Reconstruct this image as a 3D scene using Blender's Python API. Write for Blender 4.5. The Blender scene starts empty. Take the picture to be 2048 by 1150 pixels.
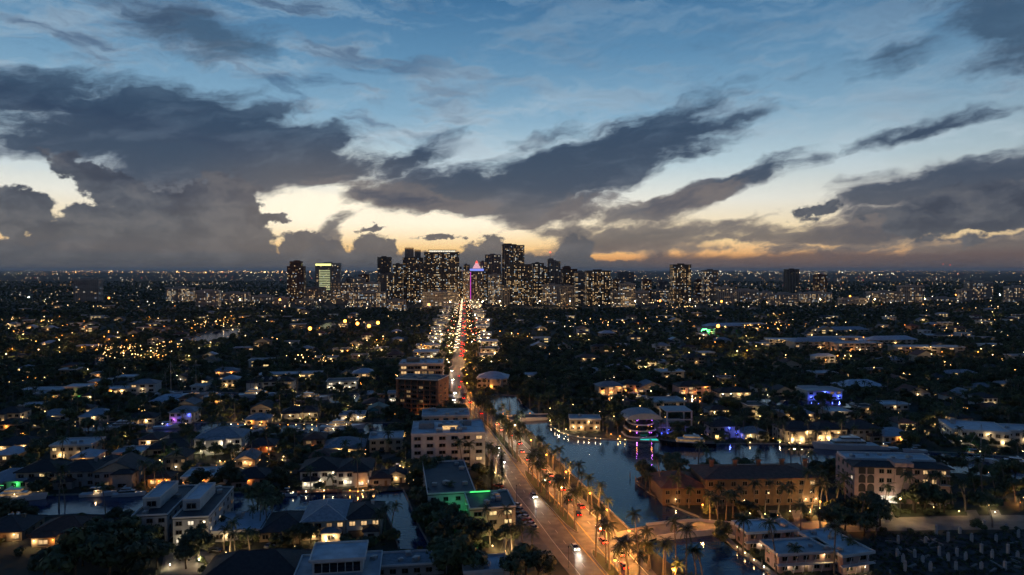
import bpy, bmesh, math, random
import numpy as np
from mathutils import Vector, Matrix

random.seed(7)
# ---------------------------------------------------------------- camera, sky, sun, exposure
SC = bpy.context.scene
F_PX = 1365.0                        # focal length in photo pixels (2048 wide)
CAM_H = 90.0
PITCH = math.atan(35.0 / F_PX)       # horizon sits 35 px above the middle
cam_d = bpy.data.cameras.new('camera')
cam = bpy.data.objects.new('camera', cam_d)
SC.collection.objects.link(cam)
cam_d.sensor_width = 36.0
cam_d.lens = 36.0 * F_PX / 2048.0
cam_d.clip_start = 1.0
cam_d.clip_end = 200000.0
cam.location = (0, 0, CAM_H)
cam.rotation_euler = (math.pi / 2 - PITCH, 0, 0)
SC.camera = cam
SC.view_settings.view_transform = 'Standard'
SC.view_settings.look = 'None'
SC.view_settings.exposure = 0.0
SC.view_settings.gamma = 1.0
SC.cycles.use_denoising = True
SC.cycles.use_adaptive_sampling = True
SC.cycles.adaptive_threshold = 0.025
SC.cycles.adaptive_min_samples = 12
SC.cycles.max_bounces = 3
SC.cycles.diffuse_bounces = 1
SC.cycles.glossy_bounces = 2
SC.cycles.volume_bounces = 0
SC.cycles.light_sampling_threshold = 0.03
SC.cycles.caustics_reflective = False
SC.cycles.caustics_refractive = False
SC.cycles.sample_clamp_indirect = 1.5


def lin(r, g, b):
    f = lambda c: (c / 255 / 12.92) if c / 255 <= 0.04045 else ((c / 255 + 0.055) / 1.055) ** 2.4
    return (f(r), f(g), f(b), 1.0)


class Nd:
    """tiny expression builder over shader nodes"""
    def __init__(s, tree, sock):
        s.t, s.s = tree, sock

    def _m(s, op, *a, clamp=False):
        n = s.t.nodes.new('ShaderNodeMath'); n.operation = op; n.use_clamp = clamp
        for i, v in enumerate((s,) + a):
            if isinstance(v, Nd): s.t.links.new(v.s, n.inputs[i])
            else: n.inputs[i].default_value = v
        return Nd(s.t, n.outputs[0])

    def __add__(s, o): return s._m('ADD', o)
    def __sub__(s, o): return s._m('SUBTRACT', o)
    def __mul__(s, o): return s._m('MULTIPLY', o)
    def max(s, o): return s._m('MAXIMUM', o)
    def min(s, o): return s._m('MINIMUM', o)

    def ramp(s, a, b, lo=0.0, hi=1.0, smooth=True):
        n = s.t.nodes.new('ShaderNodeMapRange')
        n.interpolation_type = 'SMOOTHSTEP' if smooth else 'LINEAR'
        s.t.links.new(s.s, n.inputs[0])
        for i, v in enumerate((a, b, lo, hi)): n.inputs[i + 1].default_value = v
        return Nd(s.t, n.outputs[0])


def mixc(t, fac, a, b):
    n = t.nodes.new('ShaderNodeMix'); n.data_type = 'RGBA'
    for i, v in ((0, fac), (6, a), (7, b)):
        if isinstance(v, Nd): t.links.new(v.s, n.inputs[i])
        else: n.inputs[i].default_value = v
    return Nd(t, n.outputs[2])


def cramp(t, fac, stops):
    n = t.nodes.new('ShaderNodeValToRGB')
    e = n.color_ramp.elements
    while len(e) < len(stops): e.new(0.5)
    for i, (p, c) in enumerate(stops):
        e[i].position = p; e[i].color = c
    t.links.new(fac.s, n.inputs[0])
    return Nd(t, n.outputs[0])


def az_el(px, py):
    az = math.atan((px - 1024) / F_PX)
    el = math.atan((540 - py) / F_PX * math.cos(az))
    return math.degrees(az), math.degrees(el)


def build_sky():
    w = bpy.data.worlds.new('World'); SC.world = w; w.use_nodes = True
    t = w.node_tree; t.nodes.clear()
    out = t.nodes.new('ShaderNodeOutputWorld')
    bg = t.nodes.new('ShaderNodeBackground')
    tc = t.nodes.new('ShaderNodeTexCoord')
    sep = t.nodes.new('ShaderNodeSeparateXYZ')
    t.links.new(tc.outputs['Generated'], sep.inputs[0])
    x, y, z = (Nd(t, sep.outputs[i]) for i in range(3))
    A = x._m('ARCTAN2', y) * (180 / math.pi)         # azimuth, degrees from the view towards the sunset
    E = z._m('ARCSINE') * (180 / math.pi)            # elevation, degrees
    cv = t.nodes.new('ShaderNodeCombineXYZ')
    t.links.new(A.s, cv.inputs[0]); t.links.new(E.s, cv.inputs[1])
    cv.inputs[2].default_value = 1.0
    AE = cv.outputs[0]

    def noise(sx, sy, rot=0.0, seed=0.0, detail=5.0, rough=0.55, vec=None):
        c, s_ = math.cos(math.radians(rot)), math.sin(math.radians(rot))
        cb = t.nodes.new('ShaderNodeCombineXYZ')
        for i, (vx, vy, off) in enumerate(((c * sx, s_ * sx, seed * 7.3), (-s_ * sy, c * sy, seed * 3.1))):
            d = t.nodes.new('ShaderNodeVectorMath'); d.operation = 'DOT_PRODUCT'
            d.inputs[1].default_value = (vx, vy, off)
            t.links.new(vec or AE, d.inputs[0]); t.links.new(d.outputs['Value'], cb.inputs[i])
        n = t.nodes.new('ShaderNodeTexNoise'); n.noise_dimensions = '2D'
        n.inputs['Scale'].default_value = 1.0
        n.inputs['Detail'].default_value = detail
        n.inputs['Roughness'].default_value = rough
        t.links.new(cb.outputs[0], n.inputs['Vector'])
        return n

    def warped(nz, ax, ay):
        """direction pushed about by a colour noise, third component kept at 1"""
        m = t.nodes.new('ShaderNodeVectorMath'); m.operation = 'MULTIPLY_ADD'
        m.inputs[1].default_value = (ax * 2, ay * 2, 0)
        t.links.new(nz.outputs['Color'], m.inputs[0]); t.links.new(AE, m.inputs[2])
        q = t.nodes.new('ShaderNodeVectorMath'); q.operation = 'SUBTRACT'
        q.inputs[1].default_value = (ax, ay, 0)
        t.links.new(m.outputs[0], q.inputs[0])
        return q.outputs[0]

    WAE = warped(noise(0.2, 0.38, 8, 3.3, 4, 0.6), 2.1, 1.0)
    CAE = warped(noise(0.5, 0.7, 0, 9.1, 4, 0.62), 0.8, 0.65)

    def blobs(lst, vec):
        acc = None
        for cx, cy, rx, ry, ang, wt in lst:
            a0, e0 = az_el(cx, cy)
            k = math.cos(math.radians(a0)) ** 2 * 180 / math.pi / F_PX
            ke = math.cos(math.radians(a0)) * 180 / math.pi / F_PX
            c, s_ = math.cos(math.radians(ang)), math.sin(math.radians(ang))
            v = []
            for vx, vy in ((c / (rx * k), s_ / (rx * k)), (-s_ / (ry * ke), c / (ry * ke))):
                d = t.nodes.new('ShaderNodeVectorMath'); d.operation = 'DOT_PRODUCT'
                d.inputs[1].default_value = (vx, vy, -(vx * a0 + vy * e0))
                t.links.new(vec, d.inputs[0])
                v.append(Nd(t, d.outputs['Value']))
            q = v[0]._m('MULTIPLY_ADD', v[0], v[1] * v[1])._m('SQRT')
            v = q._m('MULTIPLY_ADD', -wt, wt)
            acc = v if acc is None else acc.max(v)
        return acc

    # clear air: cream at the horizon to deep blue overhead; warmer round the sunset, dusk-dark behind
    Ep = E.ramp(0, 90, 0, 1, smooth=False)
    clear = cramp(t, Ep, [(0.0, lin(205, 128, 92)), (0.012, lin(244, 178, 110)), (0.03, lin(255, 226, 172)),
                          (0.062, lin(238, 236, 224)), (0.095, lin(188, 210, 219)), (0.14, lin(133, 172, 199)),
                          (0.19, lin(96, 142, 178)), (0.25, lin(56, 106, 150)), (0.36, lin(30, 76, 124)),
                          (0.6, lin(18, 52, 96)), (1.0, lin(14, 42, 84))])
    a_s = az_el(760, 440)[0]
    dA = (A - a_s)._m('ABSOLUTE')
    side = dA.ramp(20, 75)
    dusk = cramp(t, Ep, [(0.0, lin(92, 84, 84)), (0.04, lin(112, 108, 108)), (0.1, lin(104, 120, 134)),
                         (0.2, lin(66, 98, 128)), (0.4, lin(26, 64, 108)), (1.0, lin(14, 42, 84))])
    sky = mixc(t, side * 0.62, clear, dusk)
    behind = dA.ramp(80, 150)
    sky = mixc(t, behind * 0.6, sky, mixc(t, Ep.ramp(0, 0.5), lin(58, 70, 96), lin(14, 40, 80)))
    sky0 = sky
    glow = blobs([(640, 425, 360, 170, 0, 1.0), (880, 465, 460, 110, 0, 1.0)], AE).ramp(0.0, 0.9)
    sky = mixc(t, glow * 0.9, sky, mixc(t, E.ramp(1.0, 4.2), lin(255, 206, 124), (1.12, 1.02, 0.8, 1.0)))
    # thin high cirrus: streaks that lighten or grey the blue
    ci = Nd(t, noise(0.05, 0.36, 10, 21.0, 6, 0.62, WAE).outputs['Fac'])
    ci2 = Nd(t, noise(0.09, 0.5, -8, 31.0, 6, 0.62, WAE).outputs['Fac'])
    cir = (ci * ci2 * 2.0).ramp(0.40, 0.75)
    cz = E.ramp(5, 9) * E.ramp(60, 25)
    leftw = A.ramp(16, -20, 0.45, 1.0)
    sky = mixc(t, cir * cz * leftw * 0.9, sky, mixc(t, Ep.ramp(0.05, 0.24), lin(206, 218, 224), lin(134, 166, 192)))
    gz = (ci2.ramp(0.46, 0.72)) * E.ramp(8, 12) * E.ramp(60, 25) * A.ramp(6, -18, 0.3, 1.0)
    sky = mixc(t, gz * 0.8, sky, lin(62, 90, 124))

    # ---- dark sheets and anvils
    n_st = Nd(t, noise(0.13, 0.6, 12, 1.0, 6, 0.6, WAE).outputs['Fac'])      # streaky
    n_pf = Nd(t, noise(0.75, 1.0, 0, 5.0, 5, 0.58).outputs['Fac'])           # puffy
    n_lg = Nd(t, noise(0.1, 0.22, 5, 44.0, 3, 0.55).outputs['Fac'])          # broad
    hole = blobs([
        (612, 415, 120, 62, 8, 1.0), (850, 452, 200, 44, 0, 1.0), (1050, 485, 110, 26, -8, .9), (1490, 405, 190, 38, 17, .9),
        (1330, 372, 110, 22, 14, .7), (1236, 513, 84, 17, 0, 1.1), (1470, 488, 90, 10, 0, .7), (130, 372, 170, 36, -14, 1.0),
        (62, 482, 22, 13, 0, .9), (1600, 437, 100, 16, 4, .6), (1960, 465, 150, 11, 3, .7), (1640, 492, 190, 8, -2, .5),
        (1180, 442, 90, 18, 8, .6), (420, 425, 30, 10, 0, .1)], CAE).max(0.0)
    up = blobs([
        (370, 285, 480, 120, -5, 1.9), (90, 215, 270, 60, -13, 1.2), (580, 312, 220, 62, -9, 1.4),
        (480, 365, 250, 56, 4, 1.2), (1130, 345, 440, 80, 17, 1.6), (930, 392, 270, 70, 0, 1.5),
        (820, 325, 150, 36, 34, .95), (1440, 372, 235, 30, 15, 1.2), (1835, 262, 205, 21, 11, 1.0),
        (1900, 372, 350, 60, 6, 1.5), (1900, 430, 360, 70, 2, 1.5), (390, 62, 210, 52, -12, 1.0),
        (2000, 45, 190, 105, -35, 1.1), (1790, 108, 110, 44, 0, .5), (1060, 428, 230, 34, 8, 1.0)], WAE)
    soft = (up + (n_st - 0.5) * 1.75 + (n_pf - 0.5) * 0.35) - hole * 1.3
    aU = soft.ramp(-0.14, 0.62)
    thickU = soft.ramp(0.1, 0.9)
    # lower grey layer beneath: bands, shafts and the bank on the horizon
    low = blobs([
        (1700, 472, 400, 40, 1, 1.0), (1280, 478, 300, 56, 8, 1.1), (1155, 480, 70, 90, 14, 1.2), (1250, 428, 260, 40, 12, 1.0),
        (665, 462, 40, 96, -40, 1.2), (810, 400, 190, 34, -8, 1.0), (2000, 500, 360, 60, 0, 1.1),
        (-300, 500, 600, 60, 0, 1.0), (2500, 470, 500, 90, 0, 1.0)], WAE)
    sL = (low + (n_st - 0.5) * 1.5 + (n_pf - 0.5) * 0.35) - hole * 0.9
    aL = sL.ramp(-0.05, 0.5)
    bank = E.ramp(2.0, 0.6) * A.ramp(4, 22, 1.0, 0.8)
    aB = (bank + (n_st - 0.5) * 0.9 - 0.2 - hole).ramp(0.0, 0.5)
    cu = blobs([
        (30, 425, 104, 58, 0, 1.2), (185, 426, 84, 24, 0, .8), (330, 490, 260, 125, 0, 1.5), (235, 385, 170, 46, -22, 1.0),
        (450, 430, 100, 90, 0, 1.2), (120, 515, 220, 56, 0, 1.3), (605, 505, 66, 54, 0, 1.0), (668, 515, 40, 36, 0, 1.0), (752, 508, 58, 54, 0, 1.2),
        (560, 540, 240, 40, 0, 1.2), (860, 535, 300, 32, 0, 1.2), (985, 503, 60, 42, 0, .9), (1150, 515, 50, 50, 0, 1.0), (1950, 425, 240, 60, 6, 1.0),
        (560, 436, 60, 14, 3, .6), (880, 472, 74, 9, 2, .7), (750, 458, 50, 8, 4, .7), (1630, 425, 70, 18, 16, .7)], CAE)
    sC = cu + (n_pf - 0.5) * 1.0 - hole * 0.5
    aC = sC.ramp(-0.02, 0.2)
    # colours of the shaded cloud undersides; thin edges let more of the sky through
    shade = (n_lg - 0.5) * 0.9 + (n_st - 0.5) * 1.3
    sh1 = shade.ramp(-0.02, 0.45)
    cU = cramp(t, Ep, [(0.0, lin(112, 104, 100)), (0.04, lin(84, 88, 98)), (0.075, lin(56, 70, 91)), (0.13, lin(44, 64, 90)),
                       (0.24, lin(64, 84, 108)), (1.0, lin(20, 38, 60))])
    cU2 = cramp(t, Ep, [(0.0, lin(178, 154, 130)), (0.045, lin(138, 132, 132)), (0.09, lin(94, 107, 125)), (0.16, lin(80, 106, 132)),
                        (0.24, lin(78, 104, 134)), (1.0, lin(20, 38, 60))])
    cU = mixc(t, (sh1 * 0.5)._m('MAXIMUM', thickU.ramp(1, 0) * 0.8), cU, cU2)
    cL = cramp(t, Ep, [(0.0, lin(98, 94, 95)), (0.03, lin(97, 95, 99)), (0.07, lin(78, 84, 99)), (0.14, lin(70, 84, 108)), (1.0, lin(20, 38, 60))])
    cL = mixc(t, (sh1 * 0.5)._m('MAXIMUM', sL.ramp(0.9, 0.2) * 0.5), cL, lin(150, 138, 128))
    cC = cramp(t, Ep, [(0.0, lin(90, 91, 95)), (0.02, lin(92, 94, 99)), (0.06, lin(78, 85, 98)), (0.1, lin(70, 78, 94)), (1.0, lin(20, 38, 60))])
    pn = Nd(t, noise(0.35, 0.6, 0, 15.0, 5, 0.6, CAE).outputs['Fac'])
    cC = mixc(t, pn.ramp(0.42, 0.72) * 0.42, cC, lin(122, 121, 123))
    cC = mixc(t, pn.ramp(0.52, 0.3) * E.ramp(1.5, 4.0) * 0.6, cC, lin(58, 64, 78))
    nearsun = (glow * 0.5)
    cU = mixc(t, nearsun * 0.4, cU, lin(150, 132, 116))
    cC = mixc(t, nearsun * 0.5, cC, lin(150, 132, 116))
    sky = mixc(t, aU * (E.ramp(12, 16, 0.95, 0.75)), sky, cU)
    sky = mixc(t, aL * 0.92, sky, cL)
    sky = mixc(t, aB * 0.93, sky, mixc(t, A.ramp(-2, 22), lin(95, 95, 98), lin(108, 93, 91)))
    sky = mixc(t, aC * 0.97, sky, cC)
    sky = mixc(t, E.ramp(1.3, 0.0) * 0.6, sky, mixc(t, A.ramp(12, 34), lin(88, 87, 90), lin(78, 77, 84)))
    t.links.new(sky.s, bg.inputs[0])
    # the same air and a plain high overcast for the rest of the dome, out of the evening's sight
    bg2 = t.nodes.new('ShaderNodeBackground')
    pl = mixc(t, ci.ramp(0.42, 0.72) * 0.45 * E.ramp(-1, 8), sky0, lin(52, 80, 116))
    pl = mixc(t, E.ramp(3.0, 0.0) * 0.6, pl, lin(84, 80, 84))
    t.links.new(pl.s, bg2.inputs[0])
    front = E.ramp(33, 26) * dA.ramp(58, 50) * E.ramp(-0.7, -0.4)
    ms = t.nodes.new('ShaderNodeMixShader')
    t.links.new(front.s, ms.inputs[0]); t.links.new(bg2.outputs[0], ms.inputs[1]); t.links.new(bg.outputs[0], ms.inputs[2])
    t.links.new(ms.outputs[0], out.inputs[0])
    w.cycles.sampling_method = 'NONE'
    return w


build_sky()
# a faint warm remnant of the sun, already down behind the towers
sun_d = bpy.data.lights.new('sun', 'SUN'); sun_d.energy = 0.02; sun_d.angle = math.radians(12); sun_d.color = (1.0, 0.72, 0.5)
sun = bpy.data.objects.new('sun', sun_d); SC.collection.objects.link(sun)
sun.rotation_euler = (math.radians(86), 0, math.radians(190))

# ---------------------------------------------------------------- helpers
COL = SC.collection
CP, SP = math.cos(PITCH), math.sin(PITCH)


def G(px, py, z=0.0):
    """point of the place at height z that the photograph shows at (px, py)"""
    r, u = (px - 1024) / F_PX, (575 - py) / F_PX
    dy, dz = CP + u * SP, -SP + u * CP
    t = (z - CAM_H) / dz
    return Vector((r * t, dy * t, z))


def PX(v):
    """where a point shows in the photograph"""
    x, y, z = v[0], v[1], v[2] - CAM_H
    f = y * CP - z * SP
    u = y * SP + z * CP
    return 1024 + F_PX * x / f, 575 - F_PX * u / f


class MB:
    def __init__(s): s.v, s.f, s.m = [], [], []

    def face(s, pts, mi=0):
        n = len(s.v); s.v.extend(pts); s.f.append(tuple(range(n, n + len(pts)))); s.m.append(mi)

    def box(s, x0, x1, y0, y1, z0, z1, mi=0):
        n = len(s.v)
        s.v += [(x0, y0, z0), (x1, y0, z0), (x1, y1, z0), (x0, y1, z0), (x0, y0, z1), (x1, y0, z1), (x1, y1, z1), (x0, y1, z1)]
        for q in ((3, 2, 1, 0), (4, 5, 6, 7), (0, 1, 5, 4), (1, 2, 6, 5), (2, 3, 7, 6), (3, 0, 4, 7)):
            s.f.append(tuple(n + i for i in q)); s.m.append(mi)
        return s

    def tube(s, pts, rad, n=7, mi=0, cap=True):
        rings = []
        for i, p in enumerate(pts):
            p = Vector(p)
            a = Vector(pts[max(i - 1, 0)]); b = Vector(pts[min(i + 1, len(pts) - 1)])
            d = (b - a).normalized() if (b - a).length > 1e-9 else Vector((0, 0, 1))
            up = Vector((1, 0, 0)) if abs(d.x) < 0.9 else Vector((0, 1, 0))
            e1 = d.cross(up).normalized(); e2 = d.cross(e1)
            k = len(s.v)
            for j in range(n):
                t = 2 * math.pi * j / n
                s.v.append(tuple(p + (e1 * math.cos(t) + e2 * math.sin(t)) * rad[i]))
            rings.append(k)
        for a, b in zip(rings, rings[1:]):
            for j in range(n):
                s.f.append((a + j, b + j, b + (j + 1) % n, a + (j + 1) % n)); s.m.append(mi)
        if cap:
            s.f.append(tuple(range(rings[0], rings[0] + n))); s.m.append(mi)
            s.f.append(tuple(range(rings[-1] + n - 1, rings[-1] - 1, -1))); s.m.append(mi)
        return s

    def ball(s, c, r, n=6, mi=0, sz=1.0):
        pts = []
        for k in range(n // 2 + 2):
            a = math.pi * k / (n // 2 + 1) - math.pi / 2
            pts.append((c[0], c[1], c[2] + r * sz * math.sin(a)))
        rr = [max(1e-3, r * math.cos(math.pi * k / (n // 2 + 1) - math.pi / 2)) for k in range(n // 2 + 2)]
        return s.tube(pts, rr, n, mi, cap=False)

    def prism(s, poly, z0, z1, mi=0, mt=None):
        n = len(s.v); k = len(poly)
        s.v += [(p[0], p[1], z0) for p in poly] + [(p[0], p[1], z1) for p in poly]
        s.f.append(tuple(range(n + k, n + 2 * k))); s.m.append(mi if mt is None else mt)
        s.f.append(tuple(range(n + k - 1, n - 1, -1))); s.m.append(mi)
        for i in range(k):
            j = (i + 1) % k
            s.f.append((n + i, n + j, n + k + j, n + k + i)); s.m.append(mi)
        return s

    def mesh(s, name, mats, smooth=False):
        me = bpy.data.meshes.new(name)
        me.from_pydata(s.v, [], s.f)
        for m in (mats if isinstance(mats, (list, tuple)) else [mats]): me.materials.append(m)
        me.polygons.foreach_set('material_index', s.m)
        if smooth: me.polygons.foreach_set('use_smooth', [True] * len(s.f))
        me.update()
        return me


def link(name, data, parent=None, loc=None, rz=None, scale=None):
    o = bpy.data.objects.new(name, data)
    COL.objects.link(o)
    if parent is not None: o.parent = parent
    if loc is not None: o.location = loc
    if rz is not None: o.rotation_euler = (0, 0, rz)
    if scale is not None: o.scale = scale
    return o


AUTO = []        # things whose label is worked out at the end from what they stand beside
MARKS = []       # well-known buildings other labels refer to


def tag(o, label, cat, group=None, kind=None):
    if label: o['label'] = label
    if cat: o['category'] = cat
    if group: o['group'] = group
    if kind: o['kind'] = kind
    return o


def thing(name, label, cat, loc, rz=0.0, group=None, auto=None):
    o = link(name, None, None, loc, rz)
    o.empty_display_size = 0.5
    tag(o, label, cat, group)
    if auto: AUTO.append((o, auto))
    return o


def structure(name, data, label=None):
    o = link(name, data); o['kind'] = 'structure'
    if label: o['label'] = label
    return o


# ---------------------------------------------------------------- materials
MATS = {}


def mat(name, col, rough=0.8, metal=0.0, var=0.25, scale=0.6, bump=0.0, spec=0.5, var2=None, rnd=0.0):
    if name in MATS: return MATS[name]
    m = bpy.data.materials.new(name); m.use_nodes = True
    t = m.node_tree; b = t.nodes['Principled BSDF']
    b.inputs['Roughness'].default_value = rough
    b.inputs['Metallic'].default_value = metal
    b.inputs['Specular IOR Level'].default_value = spec
    tc = t.nodes.new('ShaderNodeTexCoord')
    n = t.nodes.new('ShaderNodeTexNoise'); n.inputs['Scale'].default_value = scale; n.inputs['Detail'].default_value = 5
    t.links.new(tc.outputs['Object'], n.inputs['Vector'])
    c2 = var2 or tuple(max(0, c * (1 - var)) for c in col)
    r = t.nodes.new('ShaderNodeValToRGB')
    r.color_ramp.elements[0].position = 0.36; r.color_ramp.elements[0].color = (*c2, 1)
    r.color_ramp.elements[1].position = 0.64; r.color_ramp.elements[1].color = (*col, 1)
    t.links.new(n.outputs['Fac'], r.inputs[0])
    src = r.outputs[0]
    if rnd:
        oi = t.nodes.new('ShaderNodeObjectInfo')
        h = t.nodes.new('ShaderNodeHueSaturation')
        mr = t.nodes.new('ShaderNodeMapRange'); mr.inputs[3].default_value = 1 - rnd; mr.inputs[4].default_value = 1 + rnd
        t.links.new(oi.outputs['Random'], mr.inputs[0]); t.links.new(mr.outputs[0], h.inputs['Value'])
        t.links.new(src, h.inputs['Color']); src = h.outputs[0]
    t.links.new(src, b.inputs['Base Color'])
    if bump:
        bp = t.nodes.new('ShaderNodeBump'); bp.inputs['Strength'].default_value = bump; bp.inputs['Distance'].default_value = 0.05
        n2 = t.nodes.new('ShaderNodeTexNoise'); n2.inputs['Scale'].default_value = scale * 8; n2.inputs['Detail'].default_value = 4
        t.links.new(tc.outputs['Object'], n2.inputs['Vector'])
        t.links.new(n2.outputs['Fac'], bp.inputs['Height']); t.links.new(bp.outputs[0], b.inputs['Normal'])
    MATS[name] = m
    return m


def emit(name, col, strength, vary=0.0, sample=True):
    if name in MATS: return MATS[name]
    m = bpy.data.materials.new(name); m.use_nodes = True
    t = m.node_tree; t.nodes.remove(t.nodes['Principled BSDF'])
    e = t.nodes.new('ShaderNodeEmission')
    e.inputs[0].default_value = (*col, 1); e.inputs[1].default_value = strength
    if vary:
        tc = t.nodes.new('ShaderNodeTexCoord')
        n = t.nodes.new('ShaderNodeTexNoise'); n.inputs['Scale'].default_value = 0.9; n.inputs['Detail'].default_value = 3
        t.links.new(tc.outputs['Object'], n.inputs['Vector'])
        mr = t.nodes.new('ShaderNodeMapRange')
        mr.inputs[1].default_value = 0.3; mr.inputs[2].default_value = 0.7
        mr.inputs[3].default_value = strength * (1 - vary); mr.inputs[4].default_value = strength * (1 + vary)
        t.links.new(n.outputs['Fac'], mr.inputs[0]); t.links.new(mr.outputs[0], e.inputs[1])
    t.links.new(e.outputs[0], t.nodes['Material Output'].inputs[0])
    if not sample: m.cycles.emission_sampling = 'NONE'
    MATS[name] = m
    return m


WARM, GOLD, AMBER, COOL = (1.0, 0.62, 0.28), (1.0, 0.7, 0.3), (1.0, 0.42, 0.1), (0.9, 0.95, 1.0)
M_white = mat('white_stucco', (0.55, 0.55, 0.53), 0.85, var=0.15)
M_cream = mat('cream_stucco', (0.5, 0.43, 0.33), 0.85, var=0.15)
M_beige = mat('beige_stucco', (0.3, 0.23, 0.16), 0.85, var=0.18)
M_pink = mat('pink_stucco', (0.47, 0.33, 0.3), 0.85, var=0.15)
M_grey = mat('grey_render', (0.28, 0.28, 0.28), 0.85, var=0.18)
M_brick = mat('terracotta_render', (0.32, 0.15, 0.09), 0.85, var=0.2)
M_dark = mat('dark_cladding', (0.07, 0.065, 0.06), 0.7, var=0.25)
M_rblue = mat('pale_metal_roof', (0.42, 0.47, 0.52), 0.55, var=0.2, scale=0.4, rnd=0.3)
M_rgrey = mat('grey_shingle_roof', (0.27, 0.29, 0.31), 0.75, var=0.3, scale=0.9, bump=0.4, rnd=0.3)
M_rdark = mat('dark_tile_roof', (0.06, 0.05, 0.048), 0.75, var=0.35, scale=0.9, bump=0.5, rnd=0.3)
M_rterra = mat('clay_tile_roof', (0.17, 0.085, 0.06), 0.8, var=0.35, scale=0.8, bump=0.5, rnd=0.3)
M_rwhite = mat('white_membrane_roof', (0.55, 0.58, 0.6), 0.7, var=0.35, scale=0.22, rnd=0.3)
M_townhouse = mat('townhouse_render', (0.17, 0.12, 0.08), 0.9, var=0.2)
M_column = mat('bleached_concrete', (0.5, 0.48, 0.46), 0.9, var=0.25)
M_rtar = mat('dark_membrane_roof', (0.06, 0.065, 0.075), 0.6, var=0.4, scale=0.2)
M_trim = mat('white_trim', (0.62, 0.62, 0.6), 0.6, var=0.1)
M_glass = mat('dark_glass', (0.012, 0.014, 0.018), 0.08, var=0.3, spec=0.8)
M_steel = mat('painted_steel', (0.035, 0.035, 0.035), 0.5, 0.2)
M_galv = mat('galvanised_steel', (0.45, 0.46, 0.47), 0.45, 0.6)
M_wood = mat('weathered_wood', (0.16, 0.12, 0.085), 0.85, var=0.35, scale=1.5)
M_conc = mat('concrete', (0.27, 0.26, 0.24), 0.88, var=0.25, scale=0.5)
M_door = mat('painted_door', (0.12, 0.08, 0.055), 0.6)
M_bark = mat('palm_bark', (0.2, 0.17, 0.14), 0.9, var=0.3, scale=2.0)
M_bark2 = mat('tree_bark', (0.07, 0.055, 0.04), 0.9, var=0.3, scale=2.0)
M_frond = mat('palm_frond', (0.07, 0.1, 0.038), 0.6, var=0.45, scale=0.5, rnd=0.35)
M_leaf = mat('tree_leaf', (0.085, 0.112, 0.044), 0.65, var=0.5, scale=0.35, rnd=0.45)
M_needle = mat('conifer_needle', (0.03, 0.05, 0.022), 0.7, var=0.4, scale=0.5)
M_asph = mat('asphalt', (0.16, 0.15, 0.135), 0.65, var=0.5, scale=0.3, bump=0.2)
M_walk = mat('pavement_concrete', (0.22, 0.2, 0.17), 0.85, var=0.25, scale=0.3)
M_lawn = mat('lawn_grass', (0.045, 0.062, 0.02), 0.9, var=0.4, scale=0.3, bump=0.5)
M_paint = mat('road_paint', (0.6, 0.58, 0.5), 0.7, var=0.3, scale=2.0)
M_gel = mat('boat_gelcoat', (0.62, 0.63, 0.64), 0.25, var=0.06)
M_navy = mat('dark_hull_paint', (0.012, 0.014, 0.02), 0.2, var=0.1)
M_tyre = mat('rubber_tyre', (0.02, 0.02, 0.02), 0.85)
M_rubble = mat('broken_ground', (0.1, 0.09, 0.08), 0.95, var=0.6, scale=0.35, bump=0.9)
M_pool = emit('lit_pool_water', (0.03, 0.5, 0.42), 1.2)
L_warm = emit('lit_window_warm', WARM, .85, 0.7)
L_gold = emit('lit_window_gold', GOLD, 1.1, 0.7)
L_white = emit('lit_window_white', (1.0, 0.85, 0.62), 1.0, 0.7)
L_dim = emit('lit_window_dim', (1.0, 0.6, 0.28), 0.22, 0.7)
L_bulb = emit('warm_bulb', (1.0, 0.62, 0.25), 11)
L_cbulb = emit('white_bulb', (1.0, 0.86, 0.62), 12)
L_sod = emit('sodium_lamp', (1.0, 0.32, 0.045), 9)
L_blue = emit('blue_led', (0.05, 0.1, 1.0), 16)
L_purp = emit('purple_led', (0.55, 0.12, 1.0), 9)
L_green = emit('green_led', (0.08, 1.0, 0.2), 1.6)
L_red = emit('red_lamp', (1.0, 0.06, 0.03), 22)
L_head = emit('headlamp', (1.0, 0.92, 0.75), 70)
L_tail = emit('tail_lamp', (1.0, 0.012, 0.006), 12)


LAMP_GAIN = 2.3


def lamp(parent, loc, watts, col=WARM, r=0.12):
    d = bpy.data.lights.new('lamp_light', 'POINT'); d.energy = watts * LAMP_GAIN; d.color = col; d.shadow_soft_size = r
    o = bpy.data.objects.new('lamp_light', d); COL.objects.link(o); o.parent = parent; o.location = loc
    return o


# ---------------------------------------------------------------- ground, water, roads
def inside(poly, x, y):
    c = False; n = len(poly)
    for i in range(n):
        x1, y1 = poly[i]; x2, y2 = poly[i - 1]
        if (y1 > y) != (y2 > y) and x < (x2 - x1) * (y - y1) / (y2 - y1) + x1: c = not c
    return c


M_ground = mat('dark_earth', (0.075, 0.07, 0.05), 0.95, var2=(0.03, 0.036, 0.018), scale=0.06)
g = MB(); R_ = 150000.0
nx = [-R_, -20000, -4000, 4000, 20000, R_]; ny = [-3000, 0, 4000, 20000, 60000, R_]
for i in range(5):
    for j in range(5):
        g.face([(nx[i], ny[j], 0), (nx[i + 1], ny[j], 0), (nx[i + 1], ny[j + 1], 0), (nx[i], ny[j + 1], 0)])
structure('ground', g.mesh('ground', M_ground))

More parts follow.
